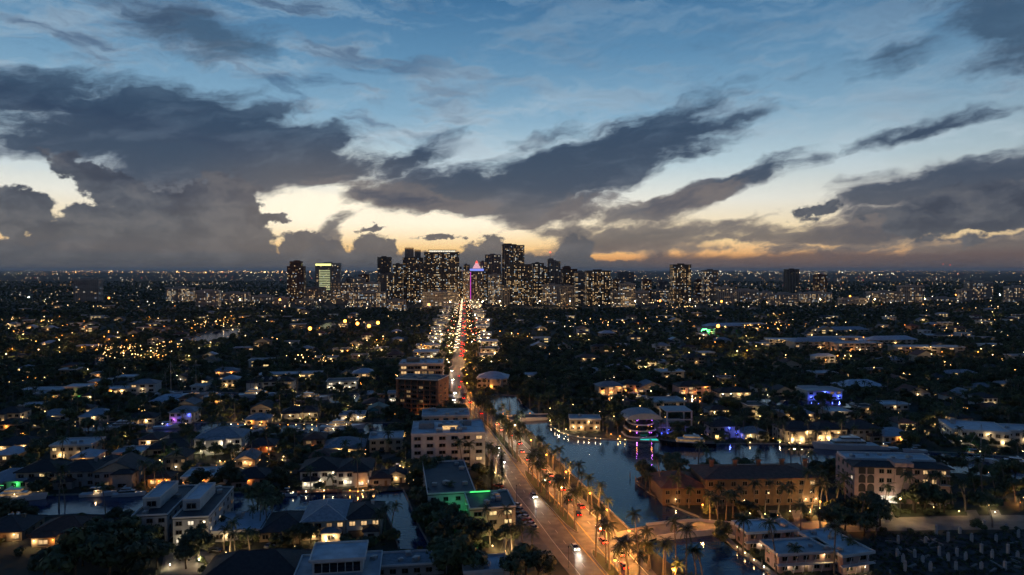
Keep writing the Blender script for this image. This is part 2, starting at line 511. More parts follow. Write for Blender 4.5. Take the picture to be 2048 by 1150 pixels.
M_water = bpy.data.materials.new('canal_water'); M_water.use_nodes = True
t = M_water.node_tree; b = t.nodes['Principled BSDF']
b.inputs['Base Color'].default_value = (0.012, 0.046, 0.105, 1); b.inputs['Roughness'].default_value = 0.06
b.inputs['IOR'].default_value = 1.42
tc = t.nodes.new('ShaderNodeTexCoord')
bp = t.nodes.new('ShaderNodeBump'); bp.inputs['Strength'].default_value = 0.3; bp.inputs['Distance'].default_value = 0.22
n1 = t.nodes.new('ShaderNodeTexNoise'); n1.inputs['Scale'].default_value = 0.55; n1.inputs['Detail'].default_value = 4
mp = t.nodes.new('ShaderNodeMapping'); mp.inputs['Scale'].default_value = (0.8, 1.5, 1)
t.links.new(tc.outputs['Object'], mp.inputs[0]); t.links.new(mp.outputs[0], n1.inputs['Vector'])
t.links.new(n1.outputs['Fac'], bp.inputs['Height']); t.links.new(bp.outputs[0], b.inputs['Normal'])

WATER = {
    'basin': [(1036, 844), (1070, 874), (1108, 913), (1150, 955), (1195, 998), (1228, 1030), (1262, 1062), (1285, 1085), (1330, 1120), (1395, 1165),
              (1470, 1215), (1640, 1215), (1560, 1165), (1500, 1122), (1462, 1092), (1436, 1068), (1400, 1036), (1345, 1014), (1296, 985), (1272, 960),
              (1300, 948), (1380, 940), (1520, 938), (1680, 940), (1800, 944), (1920, 946), (2060, 962), (2200, 975), (2200, 930), (2048, 916), (1900, 906),
              (1800, 902), (1700, 893), (1600, 889), (1500, 888), (1400, 889), (1320, 884), (1230, 880), (1160, 876), (1122, 866), (1098, 850), (1094, 838)],
    'inlet': [(1004, 843), (984, 818), (972, 800), (990, 790), (1034, 792), (1044, 808), (1066, 824), (1092, 843)],
    'front_canal': [(-80, 1003), (120, 991), (300, 987), (450, 986), (560, 987), (700, 984), (806, 980), (816, 1000), (836, 1050), (862, 1098), (798, 1098), (786, 1060),
                    (770, 1022), (700, 1030), (560, 1036), (470, 1032), (330, 1036), (150, 1030), (-80, 1046)],
    'middle_canal': [(150, 843), (450, 846), (640, 848), (800, 846), (804, 868), (640, 872), (450, 868), (150, 864)],
    'upper_canal': [(240, 778), (460, 786), (650, 790), (720, 788), (720, 804), (640, 806), (460, 800), (240, 792)],
    'far_lagoon': [(352, 690), (350, 682), (410, 668), (470, 657), (486, 660), (470, 672), (420, 686)],
    'far_inlet': [(182, 734), (188, 716), (206, 715), (240, 722), (232, 732)],
    'far_creek': [(628, 660), (640, 650), (668, 642), (676, 646), (660, 656)],
    'back_canal': [(1170, 790), (1420, 796), (1720, 804), (1720, 816), (1420, 806), (1170, 800)],
}
WPOLY = []
for k, (nm, pl) in enumerate(WATER.items()):
    pts = [G(*p) for p in pl]
    WPOLY.append([(p.x, p.y) for p in pts])
    w_ = MB(); zz = 0.02 + 0.004 * k
    w_.face([(p.x, p.y, zz) for p in pts])
    me = w_.mesh('water', M_water)
    bm = bmesh.new(); bm.from_mesh(me)
    bmesh.ops.triangulate(bm, faces=bm.faces)
    bmesh.ops.recalc_face_normals(bm, faces=bm.faces)
    for f in bm.faces:
        if f.normal.z < 0: f.normal_flip()
    bm.to_mesh(me); bm.free()
    structure('water', me)


def strip_wall(pts, w, z0, z1):
    """a low wall along a polyline, mitred"""
    q = MB(); L, Rr = [], []
    n = len(pts)
    for i in range(n):
        a = Vector(pts[max(i - 1, 0)][:2]); c = Vector(pts[min(i + 1, n - 1)][:2])
        d = (c - a).normalized(); nn = Vector((-d.y, d.x)) * w / 2
        p = Vector(pts[i][:2]); L.append(p + nn); Rr.append(p - nn)
    for i in range(n - 1):
        a, b_, c, d = L[i], L[i + 1], Rr[i + 1], Rr[i]
        q.face([(*a, z1), (*d, z1), (*c, z1), (*b_, z1)])
        q.face([(*a, z0), (*a, z1), (*b_, z1), (*b_, z0)])
        q.face([(*d, z0), (*c, z0), (*c, z1), (*d, z1)])
    for k in (0, n - 1):
        q.face([(*L[k], z0), (*Rr[k], z0), (*Rr[k], z1), (*L[k], z1)])
    return q


SEAW = [('boulevard waterfront', WATER['basin'][:8]), ('lower canal beside the pink motel', WATER['basin'][12:17]),
        ('long tiled townhouse point', WATER['basin'][16:24]), ('lit villas across the basin', WATER['basin'][28:42]),
        ('houses across the front canal', WATER['front_canal'][:7]), ('dark trees by the green-lit block', WATER['front_canal'][6:10]),
        ('blue-roofed house and its neighbours', WATER['front_canal'][10:19]), ('middle canal yachts', WATER['middle_canal'][:4]),
        ('warm house fronts on the middle canal', WATER['middle_canal'][4:8]), ('upper canal yachts', WATER['upper_canal'][:4]), ('wooded inlet shore', WATER['inlet'][0:6])]
for lb, pl in SEAW:
    o = link('seawall', strip_wall([G(*p) for p in pl], 0.5, -0.2, 0.55).mesh('seawall', M_conc))
    tag(o, 'low pale concrete seawall in front of the ' + lb, 'seawall', 'seawalls along the canals')

# boulevard: edges as they run over the ground
RL = [(1210, 1250), (1150, 1152), (1096, 1085), (1050, 1021), (1018, 981), (1000, 945), (980, 912), (962, 886), (944, 858), (926, 836), (908, 813), (894, 792), (890, 772), (898, 736),
      (905, 706), (910, 675), (915, 645), (918, 625), (920.5, 608), (922.5, 596)]
RR = [(1420, 1250), (1310, 1152), (1250, 1086), (1206, 1038), (1168, 1003), (1128, 965), (1092, 928), (1062, 897), (1026, 860), (994, 836), (960, 818), (938, 797), (929, 772), (927, 736),
      (931, 706), (933, 675), (933, 645), (932, 625), (931.5, 608), (931, 596)]
RLg, RRg = [G(*p) for p in RL], [G(*p) for p in RR]


def lerp(a, b_, t): return a + (b_ - a) * t


def along(s, t, z=0.0):
    """s: 0 near .. len-1 far along the boulevard; t: 0 left edge .. 1 right edge"""
    i = min(int(s), len(RL) - 2); f = s - i
    v = lerp(lerp(RLg[i], RLg[i + 1], f), lerp(RRg[i], RRg[i + 1], f), t)
    return Vector((v.x, v.y, z))


def ribbon(s0, s1, t0, t1, z, step=0.25):
    q = MB(); n = max(2, int((s1 - s0) / step) + 1)
    for k in range(n - 1):
        a, b_ = s0 + (s1 - s0) * k / (n - 1), s0 + (s1 - s0) * (k + 1) / (n - 1)
        q.face([along(a, t0, z), along(a, t1, z), along(b_, t1, z), along(b_, t0, z)])
    return q


SN = len(RL) - 1.001
road = structure('road', ribbon(0, SN, 0.06, 0.94, 0.012).mesh('road', M_asph))
structure('pavement', ribbon(0, SN, -0.06, 0.06, 0.13).mesh('pavement', M_walk))
structure('pavement', ribbon(0, SN, 0.94, 1.03, 0.13).mesh('pavement', M_walk))
ROADPOLY = [(p.x, p.y) for p in RLg] + [(p.x, p.y) for p in reversed(RRg)]


def median(s0, s1, t0, t1):
    n = 14; L, Rr = [], []
    for k in range(n + 1):
        u = k / n; s = s0 + (s1 - s0) * u
        tap = min(1, 6 * u, 6 * (1 - u)); tap = math.sqrt(max(0.02, tap))
        tm, th = (t0 + t1) / 2, (t1 - t0) / 2 * tap
        L.append(along(s, tm - th)); Rr.append(along(s, tm + th))
    q = MB()
    ring = [(p.x, p.y) for p in Rr] + [(p.x, p.y) for p in reversed(L)]
    for k in range(n):
        q.face([(L[k].x, L[k].y, .16), (Rr[k].x, Rr[k].y, .16), (Rr[k + 1].x, Rr[k + 1].y, .16), (L[k + 1].x, L[k + 1].y, .16)])
    o = structure('median', q.mesh('median', M_lawn))
    pts = [Vector((x, y, 0)) for x, y in ring] + [Vector((ring[0][0], ring[0][1], 0))]
    kb = link('kerb', strip_wall(pts, 0.35, 0.0, 0.2).mesh('kerb', M_conc), o)
    return o


MED = [(0.2, 1.75, .42, .58), (2.35, 5.35, .40, .58), (5.75, 9.2, .44, .60)]
for m_ in MED: median(*m_)
dash = MB().box(-0.09, 0.09, 0, 3, 0, 0.006).mesh('lane_marking', M_paint)
for tt in (0.22, 0.76):
    s = 0.6
    while s < 13.5:
        a, b_ = along(s, tt, 0.018), along(s + 0.05, tt, 0.018)
        d = b_ - a
        link('lane_marking', dash, road, a, math.atan2(d.y, d.x) - math.pi / 2)
        s += 9.0 / max((along(s + .1, tt) - along(s, tt)).length / .1, 1)
for tt, m_ in ((.075, M_paint), (.925, M_paint), (.385, mat('yellow_road_paint', (.55, .38, .05), .7)), (.60, MATS['yellow_road_paint'] if 'yellow_road_paint' in MATS else M_paint)):
    w_ = .0055
    link('edge_line', ribbon(0.3, 12.5, tt - w_, tt + w_, 0.017).mesh('edge_line', m_), road)
# zebra on the cross street at the left kerb
for k in range(9):
    a, b_ = along(1.62 + .085 * k, 0.02, 0.017), along(1.62 + .085 * k, -0.10, 0.017)
    link('crosswalk_bar', MB().box(-0.22, 0.22, 0, 3.0, 0, .006).mesh('crosswalk_bar', M_paint), road, a, math.atan2((b_ - a).y, (b_ - a).x) - math.pi / 2)

# side road over the lower canal, to the right
SU = [(1222, 1068), (1262, 1060), (1292, 1057), (1345, 1052), (1398, 1048), (1472, 1051), (1560, 1046), (1656, 1040), (1760, 1036), (1900, 1032), (2120, 1029)]
SD = [(1248, 1096), (1284, 1088), (1314, 1082), (1370, 1076), (1424, 1070), (1470, 1078), (1560, 1072), (1656, 1066), (1760, 1062), (1900, 1060), (2120, 1058)]
q = MB(); SUg, SDg = [G(*p) for p in SU], [G(*p) for p in SD]
ZB = [0.03, 0.5, 1.0, 1.25, 1.0, 0.1, 0.03, 0.03, 0.03, 0.03, 0.03]
for i in range(len(SU) - 1):
    a, b_, c, d = SDg[i], SDg[i + 1], SUg[i + 1], SUg[i]
    q.face([(a.x, a.y, ZB[i]), (b_.x, b_.y, ZB[i + 1]), (c.x, c.y, ZB[i + 1]), (d.x, d.y, ZB[i])])
structure('side_road', q.mesh('side_road', mat('worn_concrete_road', (0.27, 0.245, 0.2), 0.85, var=0.3, scale=0.25)))
SROAD = [(p.x, p.y) for p in SDg] + [(p.x, p.y) for p in reversed(SUg)]


def bridge(label, A, B, z, hh=0.9):
    """parapets and deck edge along two sides"""
    br = thing('bridge', label, 'bridge', (0, 0, 0))
    for pl in (A, B):
        q = MB(); pts = [G(*p) for p in pl]
        for i in range(len(pts) - 1):
            a, b_ = pts[i], pts[i + 1]
            d = (b_ - a).normalized(); nn = Vector((-d.y, d.x, 0)) * 0.2
            z0, z1 = z[i], z[i + 1]
            for sgn in (1, -1):
                u, v = a + nn * sgn, b_ + nn * sgn
                q.face([(u.x, u.y, -.2), (v.x, v.y, -.2), (v.x, v.y, z1 + hh), (u.x, u.y, z0 + hh)])
            q.face([(a.x + nn.x, a.y + nn.y, z0 + hh), (b_.x + nn.x, b_.y + nn.y, z1 + hh), (b_.x - nn.x, b_.y - nn.y, z1 + hh), (a.x - nn.x, a.y - nn.y, z0 + hh)])
        link('parapet', q.mesh('parapet', M_trim), br)
    return br


bridge('low concrete road bridge over the canal mouth by the pink motel', SU[2:6], SD[2:6], [1.0, 1.25, 1.0, .3])
b2 = bridge('far concrete bridge across the narrow inlet beside the boulevard', [(1000, 838), (1048, 834), (1096, 832)], [(1012, 846), (1054, 842), (1100, 840)], [.9, 1.3, .9], .8)
q = MB(); U_, D_ = [G(1000, 838), G(1048, 834), G(1096, 832)], [G(1012, 846), G(1054, 842), G(1100, 840)]
for i in range(2):
    q.face([(D_[i].x, D_[i].y, 1.0), (D_[i + 1].x, D_[i + 1].y, 1.0), (U_[i + 1].x, U_[i + 1].y, 1.0), (U_[i].x, U_[i].y, 1.0)])
link('deck', q.mesh('deck', M_asph), b2)


def pave(name, pl, m, z=0.03):
    q = MB(); q.face([tuple(G(*p)[:2]) + (z,) for p in pl]); return structure(name, q.mesh(name, m))


pave('driveway', [(632, 1094), (672, 1094), (674, 1079), (637, 1079)], M_walk, 0.05)
pave('parking_area', [(1020, 1120), (1060, 1120), (1108, 1108), (1044, 1022), (1014, 986), (990, 990), (1010, 1040)], M_asph, 0.044)
pave('yard_paving', [(320, 1150), (420, 1150), (440, 1105), (330, 1100)], M_walk, 0.048)
pave('yard_paving', [(756, 962), (824, 962), (822, 925), (764, 928)], M_walk, 0.048)
pave('street', [(-60, 966), (60, 950), (330, 930), (600, 948), (600, 940), (330, 921), (60, 938), (-60, 952)], M_asph, 0.032)
pave('street', [(560, 926), (640, 935), (760, 920), (820, 905), (818, 898), (760, 911), (640, 925), (560, 917)], M_asph, 0.036)
pave('lawn', [(1440, 1080), (1500, 1076), (1640, 1140), (1640, 1150), (1560, 1158)], M_lawn, 0.05)
pave('lawn', [(1420, 1046), (1700, 1036), (2060, 1026), (2060, 1012), (1700, 1018), (1440, 1028)], M_lawn, 0.05)
pave('rubble_lot', [(1735, 1075), (2100, 1062), (2240, 1200), (1790, 1200)], M_rubble, 0.05)
for px in (1508, 1545, 1590, 1640, 1770, 1940, 1985):
    pave('driveway', [(px, 1046), (px + 26, 1045), (px + 12, 1020), (px - 8, 1021)], M_walk, 0.055)
# ---------------------------------------------------------------- houses
FOOT = []
RG = random.Random(11)


def occupy(x, y, rz, W, D, pad=0.0):
    FOOT.append((x, y, math.cos(rz), math.sin(rz), W / 2 + pad, D + pad, -pad))


def blocked(x, y, pad=0.0):
    for fx, fy, c, s, hw, d, b0 in FOOT:
        dx, dy = x - fx, y - fy
        if abs(dx) > 60 or abs(dy) > 60: continue
        u, v = dx * c + dy * s, -dx * s + dy * c
        if abs(u) < hw + pad and b0 - pad < v < d + pad: return True
    return False


def wet(x, y):
    return any(inside(p, x, y) for p in WPOLY)


def win_mesh(name, pane):
    q = MB()
    for x0, x1, z0, z1 in ((-.5, -.43, 0, 1), (.43, .5, 0, 1), (-.43, .43, 0, .06), (-.43, .43, .93, 1), (-.025, .025, .06, .93)):
        q.box(x0, x1, -.1, .02, z0, z1, 0)
    q.box(-.58, .58, -.16, .01, -.05, -.001, 0)
    q.face([(-.43, -.03, .06), (.43, -.03, .06), (.43, -.03, .93), (-.43, -.03, .93)], 1)
    return q.mesh(name, [mat('window_frame', (.24, .22, .2), .6, var=.2), pane])


WM = {'d': win_mesh('window', M_glass), 'w': win_mesh('window', L_warm), 'g': win_mesh('window', L_gold), 'c': win_mesh('window', L_white), 'm': win_mesh('window', L_dim)}
_b = MB().box(-.09, .09, -.16, 0, -.12, .12, 1); _b.ball((0, -.22, .0), .17, 6, 0)
PORCH = {}
for k_, l_ in (('w', L_bulb), ('c', L_cbulb), ('s', L_sod), ('b', L_blue), ('p', L_purp), ('g', L_green)):
    PORCH[k_] = _b.mesh('porch_lamp', [l_, M_steel])
LCOL = {'w': (1.0, 0.66, 0.3), 'c': (1.0, 0.82, 0.52), 's': (1.0, 0.38, 0.075), 'b': (0.08, 0.12, 1.0), 'p': (0.6, 0.15, 1.0), 'g': (0.08, 1.0, 0.18)}
DOOR = MB().box(-.55, .55, -.08, .02, 0, 2.2); DOOR = DOOR.mesh('door', M_door)


def roof_mesh(kind, x0, x1, y0, y1, h, rm, e=0.7, pitch=0.42):
    X0, X1, Y0, Y1 = x0 - e, x1 + e, y0 - e, y1 + e
    w, d = X1 - X0, Y1 - Y0
    q = MB(); z = h
    if kind == 'flat':
        q.box(X0, X1, Y0, Y1, z, z + 0.3)
        return q.mesh('roof', rm), None
    if kind == 'gable':
        rh = w / 2 * pitch; xm = (X0 + X1) / 2
        a, b_, c, d_ = (X0, Y0, z), (X1, Y0, z), (X1, Y1, z), (X0, Y1, z)
        r0, r1 = (xm, Y0, z + rh), (xm, Y1, z + rh)
        for f in ([a, d_, r1, r0], [c, b_, r0, r1]):
            q.face(f); q.face([(p[0], p[1], p[2] - .2) for p in reversed(f)])
        q.face([(X0 + e, Y0 + e, z), (X1 - e, Y0 + e, z), (xm, Y0 + e, z + rh - .25)], 1)
        q.face([(X0 + e, Y1 - e, z), (X1 - e, Y1 - e, z), (xm, Y1 - e, z + rh - .25)], 1)
        q.box(X0, X0 + .12, Y0, Y1, z - .2, z - .002); q.box(X1 - .12, X1, Y0, Y1, z - .2, z - .002)
        return q.mesh('roof', [rm, M_cream]), [(r0, r1)]
    hs = min(w, d) / 2; rh = hs * pitch
    if w >= d: r0, r1 = (X0 + hs, (Y0 + Y1) / 2, z + rh), (X1 - hs, (Y0 + Y1) / 2, z + rh)
    else: r0, r1 = ((X0 + X1) / 2, Y0 + hs, z + rh), ((X0 + X1) / 2, Y1 - hs, z + rh)
    a, b_, c, d_ = (X0, Y0, z), (X1, Y0, z), (X1, Y1, z), (X0, Y1, z)
    if w >= d: fs = ([a, b_, r1, r0], [b_, c, r1], [c, d_, r0, r1], [d_, a, r0]); hips = [(a, r0), (d_, r0), (b_, r1), (c, r1), (r0, r1)]
    else: fs = ([a, b_, r0], [b_, c, r1, r0], [c, d_, r1], [d_, a, r0, r1]); hips = [(a, r0), (b_, r0), (c, r1), (d_, r1), (r0, r1)]
    for f in fs: q.face(f)
    q.box(X0, X1, Y0, Y1, z - .25, z - .001)
    return q.mesh('roof', rm), hips


def add_roof(t, kind, x0, x1, y0, y1, h, rm, near=True, e=0.7, pitch=0.42, units=0, cap=None):
    me, hips = roof_mesh(kind, x0, x1, y0, y1, h, rm, e, pitch)
    r = link('roof', me, t)
    if hips and near:
        q = MB()
        for a, b_ in hips: q.tube([a, b_], [.16, .16], 5)
        link('ridge_cap', q.mesh('ridge_cap', cap or rm), r)
    if kind == 'flat':
        X0, X1, Y0, Y1 = x0 - e, x1 + e, y0 - e, y1 + e
        q = MB()
        q.box(X0, X1, Y0, Y0 + .3, h + .302, h + .85); q.box(X0, X1, Y1 - .3, Y1, h + .302, h + .85)
        q.box(X0, X0 + .3, Y0 + .302, Y1 - .302, h + .302, h + .85); q.box(X1 - .3, X1, Y0 + .302, Y1 - .302, h + .302, h + .85)
        link('parapet', q.mesh('parapet', M_trim), t)
        for k in range(units):
            ux, uy = RG.uniform(X0 + 2, X1 - 2), RG.uniform(Y0 + 2, Y1 - 2)
            s = RG.uniform(.7, 1.3)
            u = MB().box(-s, s, -s * .8, s * .8, 0, s * 1.1); u.tube([(0, 0, s * 1.1), (0, 0, s * 1.25)], [s * .6, s * .6], 8)
            link('roof_unit', u.mesh('roof_unit', M_galv), r, (ux, uy, h + .301), RG.uniform(0, 3))
    return r


def window(t, x, y, z, w, h, rz, key):
    return link('window', WM[key], t, (x, y, z), rz, (w, 1.0, h))


def porch(t, x, y, z, key='w', watts=120, rz=0.0, out=0.75):
    o = link('porch_lamp', PORCH[key], t, (x, y, z), rz)
    lamp(t, (x + out * math.sin(rz), y - out * math.cos(rz), z - .35), watts * RG.uniform(.5, 1.25) * (.55 if key == 'c' else 1), LCOL[key])
    return o


def house(ref, tail, base, W, D, st=1, roof='hip', wall=M_white, rm=M_rgrey, rot=8, lit='dd', lamps='', watts=130, wing=None, garage=False,
          near=True, fh=3.1, cat='house', name='house', units=0, auto=None, group=None, bays=None, side=None, e=.7, cap=None, pitch=.42, mark=True, door=True):
    p = G(*base) if not isinstance(base, Vector) else base
    rz = math.radians(rot)
    if near and not wing and roof != 'flat' and st < 3 and W > 11: wing = (RG.choice((-1, 1)) * W * .22, W * RG.uniform(.36, .48), RG.uniform(2, 4), st if RG.random() < .5 else 1)
    lb = None if auto else ('%s %s' % (ref, tail)).strip()
    if roof == 'flat' and near and not units: units = 3
    t = thing(name, lb, cat, p, rz, group, auto)
    if ref and mark and not auto: MARKS.append((ref, PX(p + Vector((0, 0, st * 1.5)))))
    h = st * fh
    link('wall', MB().box(-W / 2, W / 2, 0, D, 0, h).mesh('wall', wall), t)
    add_roof(t, roof, -W / 2, W / 2, 0, D, h + (.002 if roof == 'flat' else .25), rm, near, e, pitch, units, cap)
    nb = bays or max(2, int(W / (3.4 if near else 5)))
    for s in range(st):
        for k in range(nb):
            x = -W / 2 + W * (k + .5) / nb
            if s == 0 and door and near and k == nb // 2: continue
            if garage and s == 0 and k < max(1, nb // 2): continue
            key = RG.choice(lit) if RG.random() < .62 else 'd'
            window(t, x, 0, s * fh + .9, W / nb * .55, fh * .5, 0, key)
    sd = side if side is not None else (1 if p.x < 30 else -1)
    if near:
        for s in range(st):
            nsb = max(2, int(D / 4.5))
            for k in range(nsb):
                window(t, sd * W / 2, D * (k + .5) / nsb, s * fh + .9, 1.5, fh * .45, math.radians(90 * sd), RG.choice(lit) if RG.random() < .35 else 'd')
    if door and near: link('door', DOOR, t, (-W / 2 + W * (nb // 2 + .5) / nb, 0, 0.02))
    if garage:
        gw = W * .42
        q = MB().box(-gw / 2, gw / 2, -.06, .02, 0, 2.4)
        for k in range(1, 4): q.box(-gw / 2, gw / 2, -.09, -.061, k * .6 - .03, k * .6 + .03)
        link('garage_door', q.mesh('garage_door', M_wood), t, (-W / 2 + W * .26, 0, .01))
    if wing:
        xo, ww, wd, ws = wing
        link('wing', MB().box(xo - ww / 2, xo + ww / 2, -wd, -.003, 0, ws * fh).mesh('wing', wall), t)
        add_roof(t, roof if roof != 'gable' else 'hip', xo - ww / 2, xo + ww / 2, -wd, 1.0, ws * fh + .26, rm, near, e * .8, pitch)
        window(t, xo, -wd, .9, ww * .45, fh * .5, 0, RG.choice(lit))
    if near and roof == 'hip' and RG.random() < .45: link('chimney', MB().box(-.5, .5, -.4, .4, 0, 2.2).box(-.62, .62, -.52, .52, 2.201, 2.45).mesh('chimney', wall), t, (W * RG.uniform(-.3, .3), D * .6, h + .8))
    n = len(lamps)
    for k, c in enumerate(lamps):
        x = -W / 2 + W * (k + .5) / n
        y0 = -wing[2] if wing and abs(x - wing[0]) < wing[1] / 2 else 0
        porch(t, x, y0, 2.35 + (fh if st > 1 and k % 3 == 2 else 0), c, watts)
    occupy(p.x, p.y, rz, W, D)
    return t


H = house
# --- front row, near side of the canal
H('blue-roofed two-storey house', 'with a lit garage drive by the canal', (648, 1079), 14, 19, 2, 'hip', M_cream, M_rgrey, lit='wdmd', lamps='ww', watts=170, wing=(2.6, 6, 3, 1), cap=M_trim)
H('white two-storey house', 'with a dark hipped roof beside the canal palms', (728, 1074), 11.5, 15, 2, 'hip', M_white, M_rdark, lit='ddw', lamps='w', watts=30, garage=True)
H('low black-roofed house', 'between the leaning palms and the blue-roofed house', (566, 1082), 15, 17, 1, 'hip', M_beige, M_rdark, lit='dd', lamps='w', watts=40, wing=(3, 6, 3, 1))
H('big dark hipped roof', 'house cut by the bottom edge', (500, 1182), 27, 17, 1, 'hip', M_grey, M_rdark, lit='d', pitch=.5, wing=(-7, 9, 4, 1), fh=3.4)
t_ = H('pale cubic villa', 'with a glazed penthouse at the bottom edge', (672, 1192), 23, 17, 1, 'flat', M_white, M_rwhite, lit='ddm', e=.4, fh=4.2, units=2)
link('penthouse', MB().box(-7, 7, 4, 15, 4.51, 8.2).mesh('penthouse', M_white), t_)
link('penthouse_glazing', MB().box(-6.4, 6.4, 3.9, 3.997, 5.0, 7.6).mesh('penthouse_glazing', M_glass), t_)
for k in range(7): link('mullion', MB().box(-.08, .08, 3.8, 3.898, 5.0, 7.6).mesh('mullion', M_trim), t_, (-6.4 + 12.8 * k / 6, 0, 0))
add_roof(t_, 'flat', -7, 7, 4, 15, 8.202, M_rwhite, e=.8)
H('flat canopied boathouse', 'with a pale railing at the head of the canal', (822, 1152), 21, 9, 1, 'flat', M_grey, M_rgrey, lit='d', e=.5, fh=3.0, door=False)
H('flat pale-roofed block', 'beside the tall pole at the bottom edge', (974, 1172), 13, 10, 1, 'flat', M_white, M_rwhite, lit='dd', e=.3, units=3, fh=4)
for ref, tail, b_, lit, lm in (('left white cubic house', 'with a roof deck box over the canal', (300, 1086), 'dd', ''), ('right white cubic house', 'with a lit tall window and roof deck box', (382, 1091), 'dmdc', 'cc')):
    t_ = H(ref, tail, b_, 11, 31, 3, 'flat', M_white, M_rtar, lit=lit, lamps=lm, watts=120, e=.15, fh=2.9, cat='house', bays=3)
    link('roof_box', MB().box(-4.6, 0.8, 7, 25, 9.2, 12.2).mesh('roof_box', M_white), t_)
    add_roof(t_, 'flat', -4.6, .8, 7, 25, 12.202, M_rblue, e=.1)
    window(t_, -1.9, 7, 9.8, 3.2, 1.9, 0, 'd')
H('flat blue-roofed carport house', 'right of the white cubic houses', (474, 1082), 15, 17, 1, 'flat', M_white, M_rblue, lit='dw', lamps='ww', watts=120, e=.6)
H('clay-roofed bungalow', 'with a glowing porch under dark trees', (116, 1086), 17, 14, 1, 'hip', M_beige, M_rterra, lit='dw', lamps='wsw', watts=120, wing=(-3, 7, 3, 1))
H('half-hidden corner house', 'with orange light at the left edge', (-2, 1084), 14, 14, 1, 'hip', M_beige, M_rdark, lit='w', lamps='ssw', watts=160)
# --- far side of the front canal
H('pale teal-lit house', 'with a blue metal roof at the left edge', (10, 978), 17, 14, 1, 'hip', M_white, M_rblue, lit='dc', lamps='cg', watts=90)
H('gold-lit ground floor house', 'under a dark tiled roof beside the moored motor yacht', (74, 974), 16, 14, 2, 'hip', M_cream, M_rdark, lit='dg', lamps='ww', watts=150, wing=(1, 8, 3, 1))
H('unlit grey pair house', 'with a dark roof over the canal', (150, 974), 16, 14, 2, 'hip', M_grey, M_rdark, lit='d')
H('unlit gabled canal house', 'with a pale side wall', (232, 974), 18, 15, 2, 'gable', M_grey, M_rdark, lit='ddm', lamps='s', watts=60)
H('torch-lit canal pavilion', 'with orange lamps among palms', (318, 972), 9, 8, 1, 'hip', M_beige, M_rterra, lit='wg', lamps='sss', watts=110)
H('flat white canal house', 'with torches on its dock', (408, 970), 17, 13, 1, 'flat', M_white, M_rwhite, lit='dd', lamps='s', watts=70, units=1)
H('dark bushy canal cottage', 'left of the lit white houses', (498, 972), 14, 12, 1, 'hip', M_pink, M_rdark, lit='dm', lamps='s', watts=40)
H('white colonnaded house', 'with cool lit windows on its red dock', (640, 972), 16, 17, 2, 'hip', M_white, M_rdark, lit='dcd', lamps='ccc', watts=130)
H('white house with orange side wall', 'lit by its dock lamp', (708, 972), 14, 17, 2, 'hip', M_white, M_rdark, lit='cdc', lamps='cs', watts=150)
H('small dark dock cottage', 'beside the orange-lit house', (762, 972), 8, 9, 1, 'hip', M_grey, M_rdark, lit='d')
H('small white dock cottage', 'at the corner of the front canal', (792, 966), 8, 7, 1, 'gable', M_cream, M_rdark, lit='dw', lamps='w', watts=60)
# --- second row
H('warm-lit hip-roofed bungalow', 'with a blue-grey roof and glowing eaves', (688, 908), 19, 15, 1, 'hip', M_cream, M_rgrey, lit='wd', lamps='wwww', watts=150, wing=(5, 7, 3, 1))
H('beige arched-window house', 'left of the warm-lit bungalow', (628, 904), 10, 11, 2, 'hip', M_beige, M_rterra, lit='dm', lamps='s', watts=60)
H('two-storey cream block', 'with a pale flat roof and palm in front', (772, 904), 16, 14, 2, 'flat', M_cream, M_rblue, lit='d', e=.5, units=1)
t_ = H('large white floodlit house', 'with tall columns in the second row', (436, 906), 22, 17, 2, 'hip', M_white, M_rgrey, lit='ccd', lamps='cccc', watts=230, wing=(-1, 8, 3, 2), fh=3.5)
H('pale house behind a green-lit garden', 'left of the floodlit house', (338, 908), 20, 12, 1, 'hip', M_cream, M_rdark, lit='dm', lamps='g', watts=50)
H('yellow-lit two-storey house', 'with a blue flat roof', (142, 918), 18, 14, 2, 'flat', M_cream, M_rblue, lit='gdg', lamps='ww', watts=190, e=.5)
H('yellow-fronted low house', 'at the left edge of the second row', (28, 902), 18, 12, 1, 'hip', M_cream, M_rdark, lit='gw', lamps='ww', watts=150)
H('orange-lit pergola house', 'behind palms in the second row', (254, 920), 12, 11, 1, 'flat', M_pink, M_rblue, lit='w', lamps='ss', watts=120)
H('rose-lit terrace house', 'under dark trees right of the floodlit house', (520, 905), 13, 12, 1, 'hip', M_brick, M_rdark, lit='wd', lamps='ws', watts=70)
# --- third row
t_ = H('purple-lit house', 'with blue glowing pool lights', (364, 846), 14, 12, 2, 'hip', M_white, M_rgrey, lit='dd', lamps='pbb', watts=90)
H('blue hip-roofed villa', 'with small lit windows below the sailing masts', (338, 812), 24, 15, 1, 'hip', M_cream, M_rblue, lit='gd', lamps='ww', watts=100)
H('wide blue-roofed bungalow', 'left of the gold porch house', (188, 842), 16, 13, 1, 'hip', M_white, M_rblue, lit='dm', lamps='w', watts=40)
H('gold porch house', 'on the middle canal bank', (278, 848), 16, 12, 1, 'hip', M_cream, M_rdark, lit='gg', lamps='ww', watts=230)
H('tall pale house', 'with one lit window at the left edge of the third row', (14, 848), 14, 12, 2, 'hip', M_cream, M_rdark, lit='dwd', lamps='w', watts=60)
H('grey-roofed third-row house', 'behind the yellow-lit two-storey house', (104, 842), 16, 12, 1, 'hip', M_white, M_rgrey, lit='d', lamps='w', watts=70)
H('amber column house', 'with orange porch columns', (514, 850), 13, 11, 1, 'hip', M_cream, M_rgrey, lit='wd', lamps='ss', watts=140)
H('white middle canal villa', 'behind the lit yachts', (704, 842), 14, 11, 1, 'flat', M_white, M_rwhite, lit='cd', lamps='wc', watts=120)
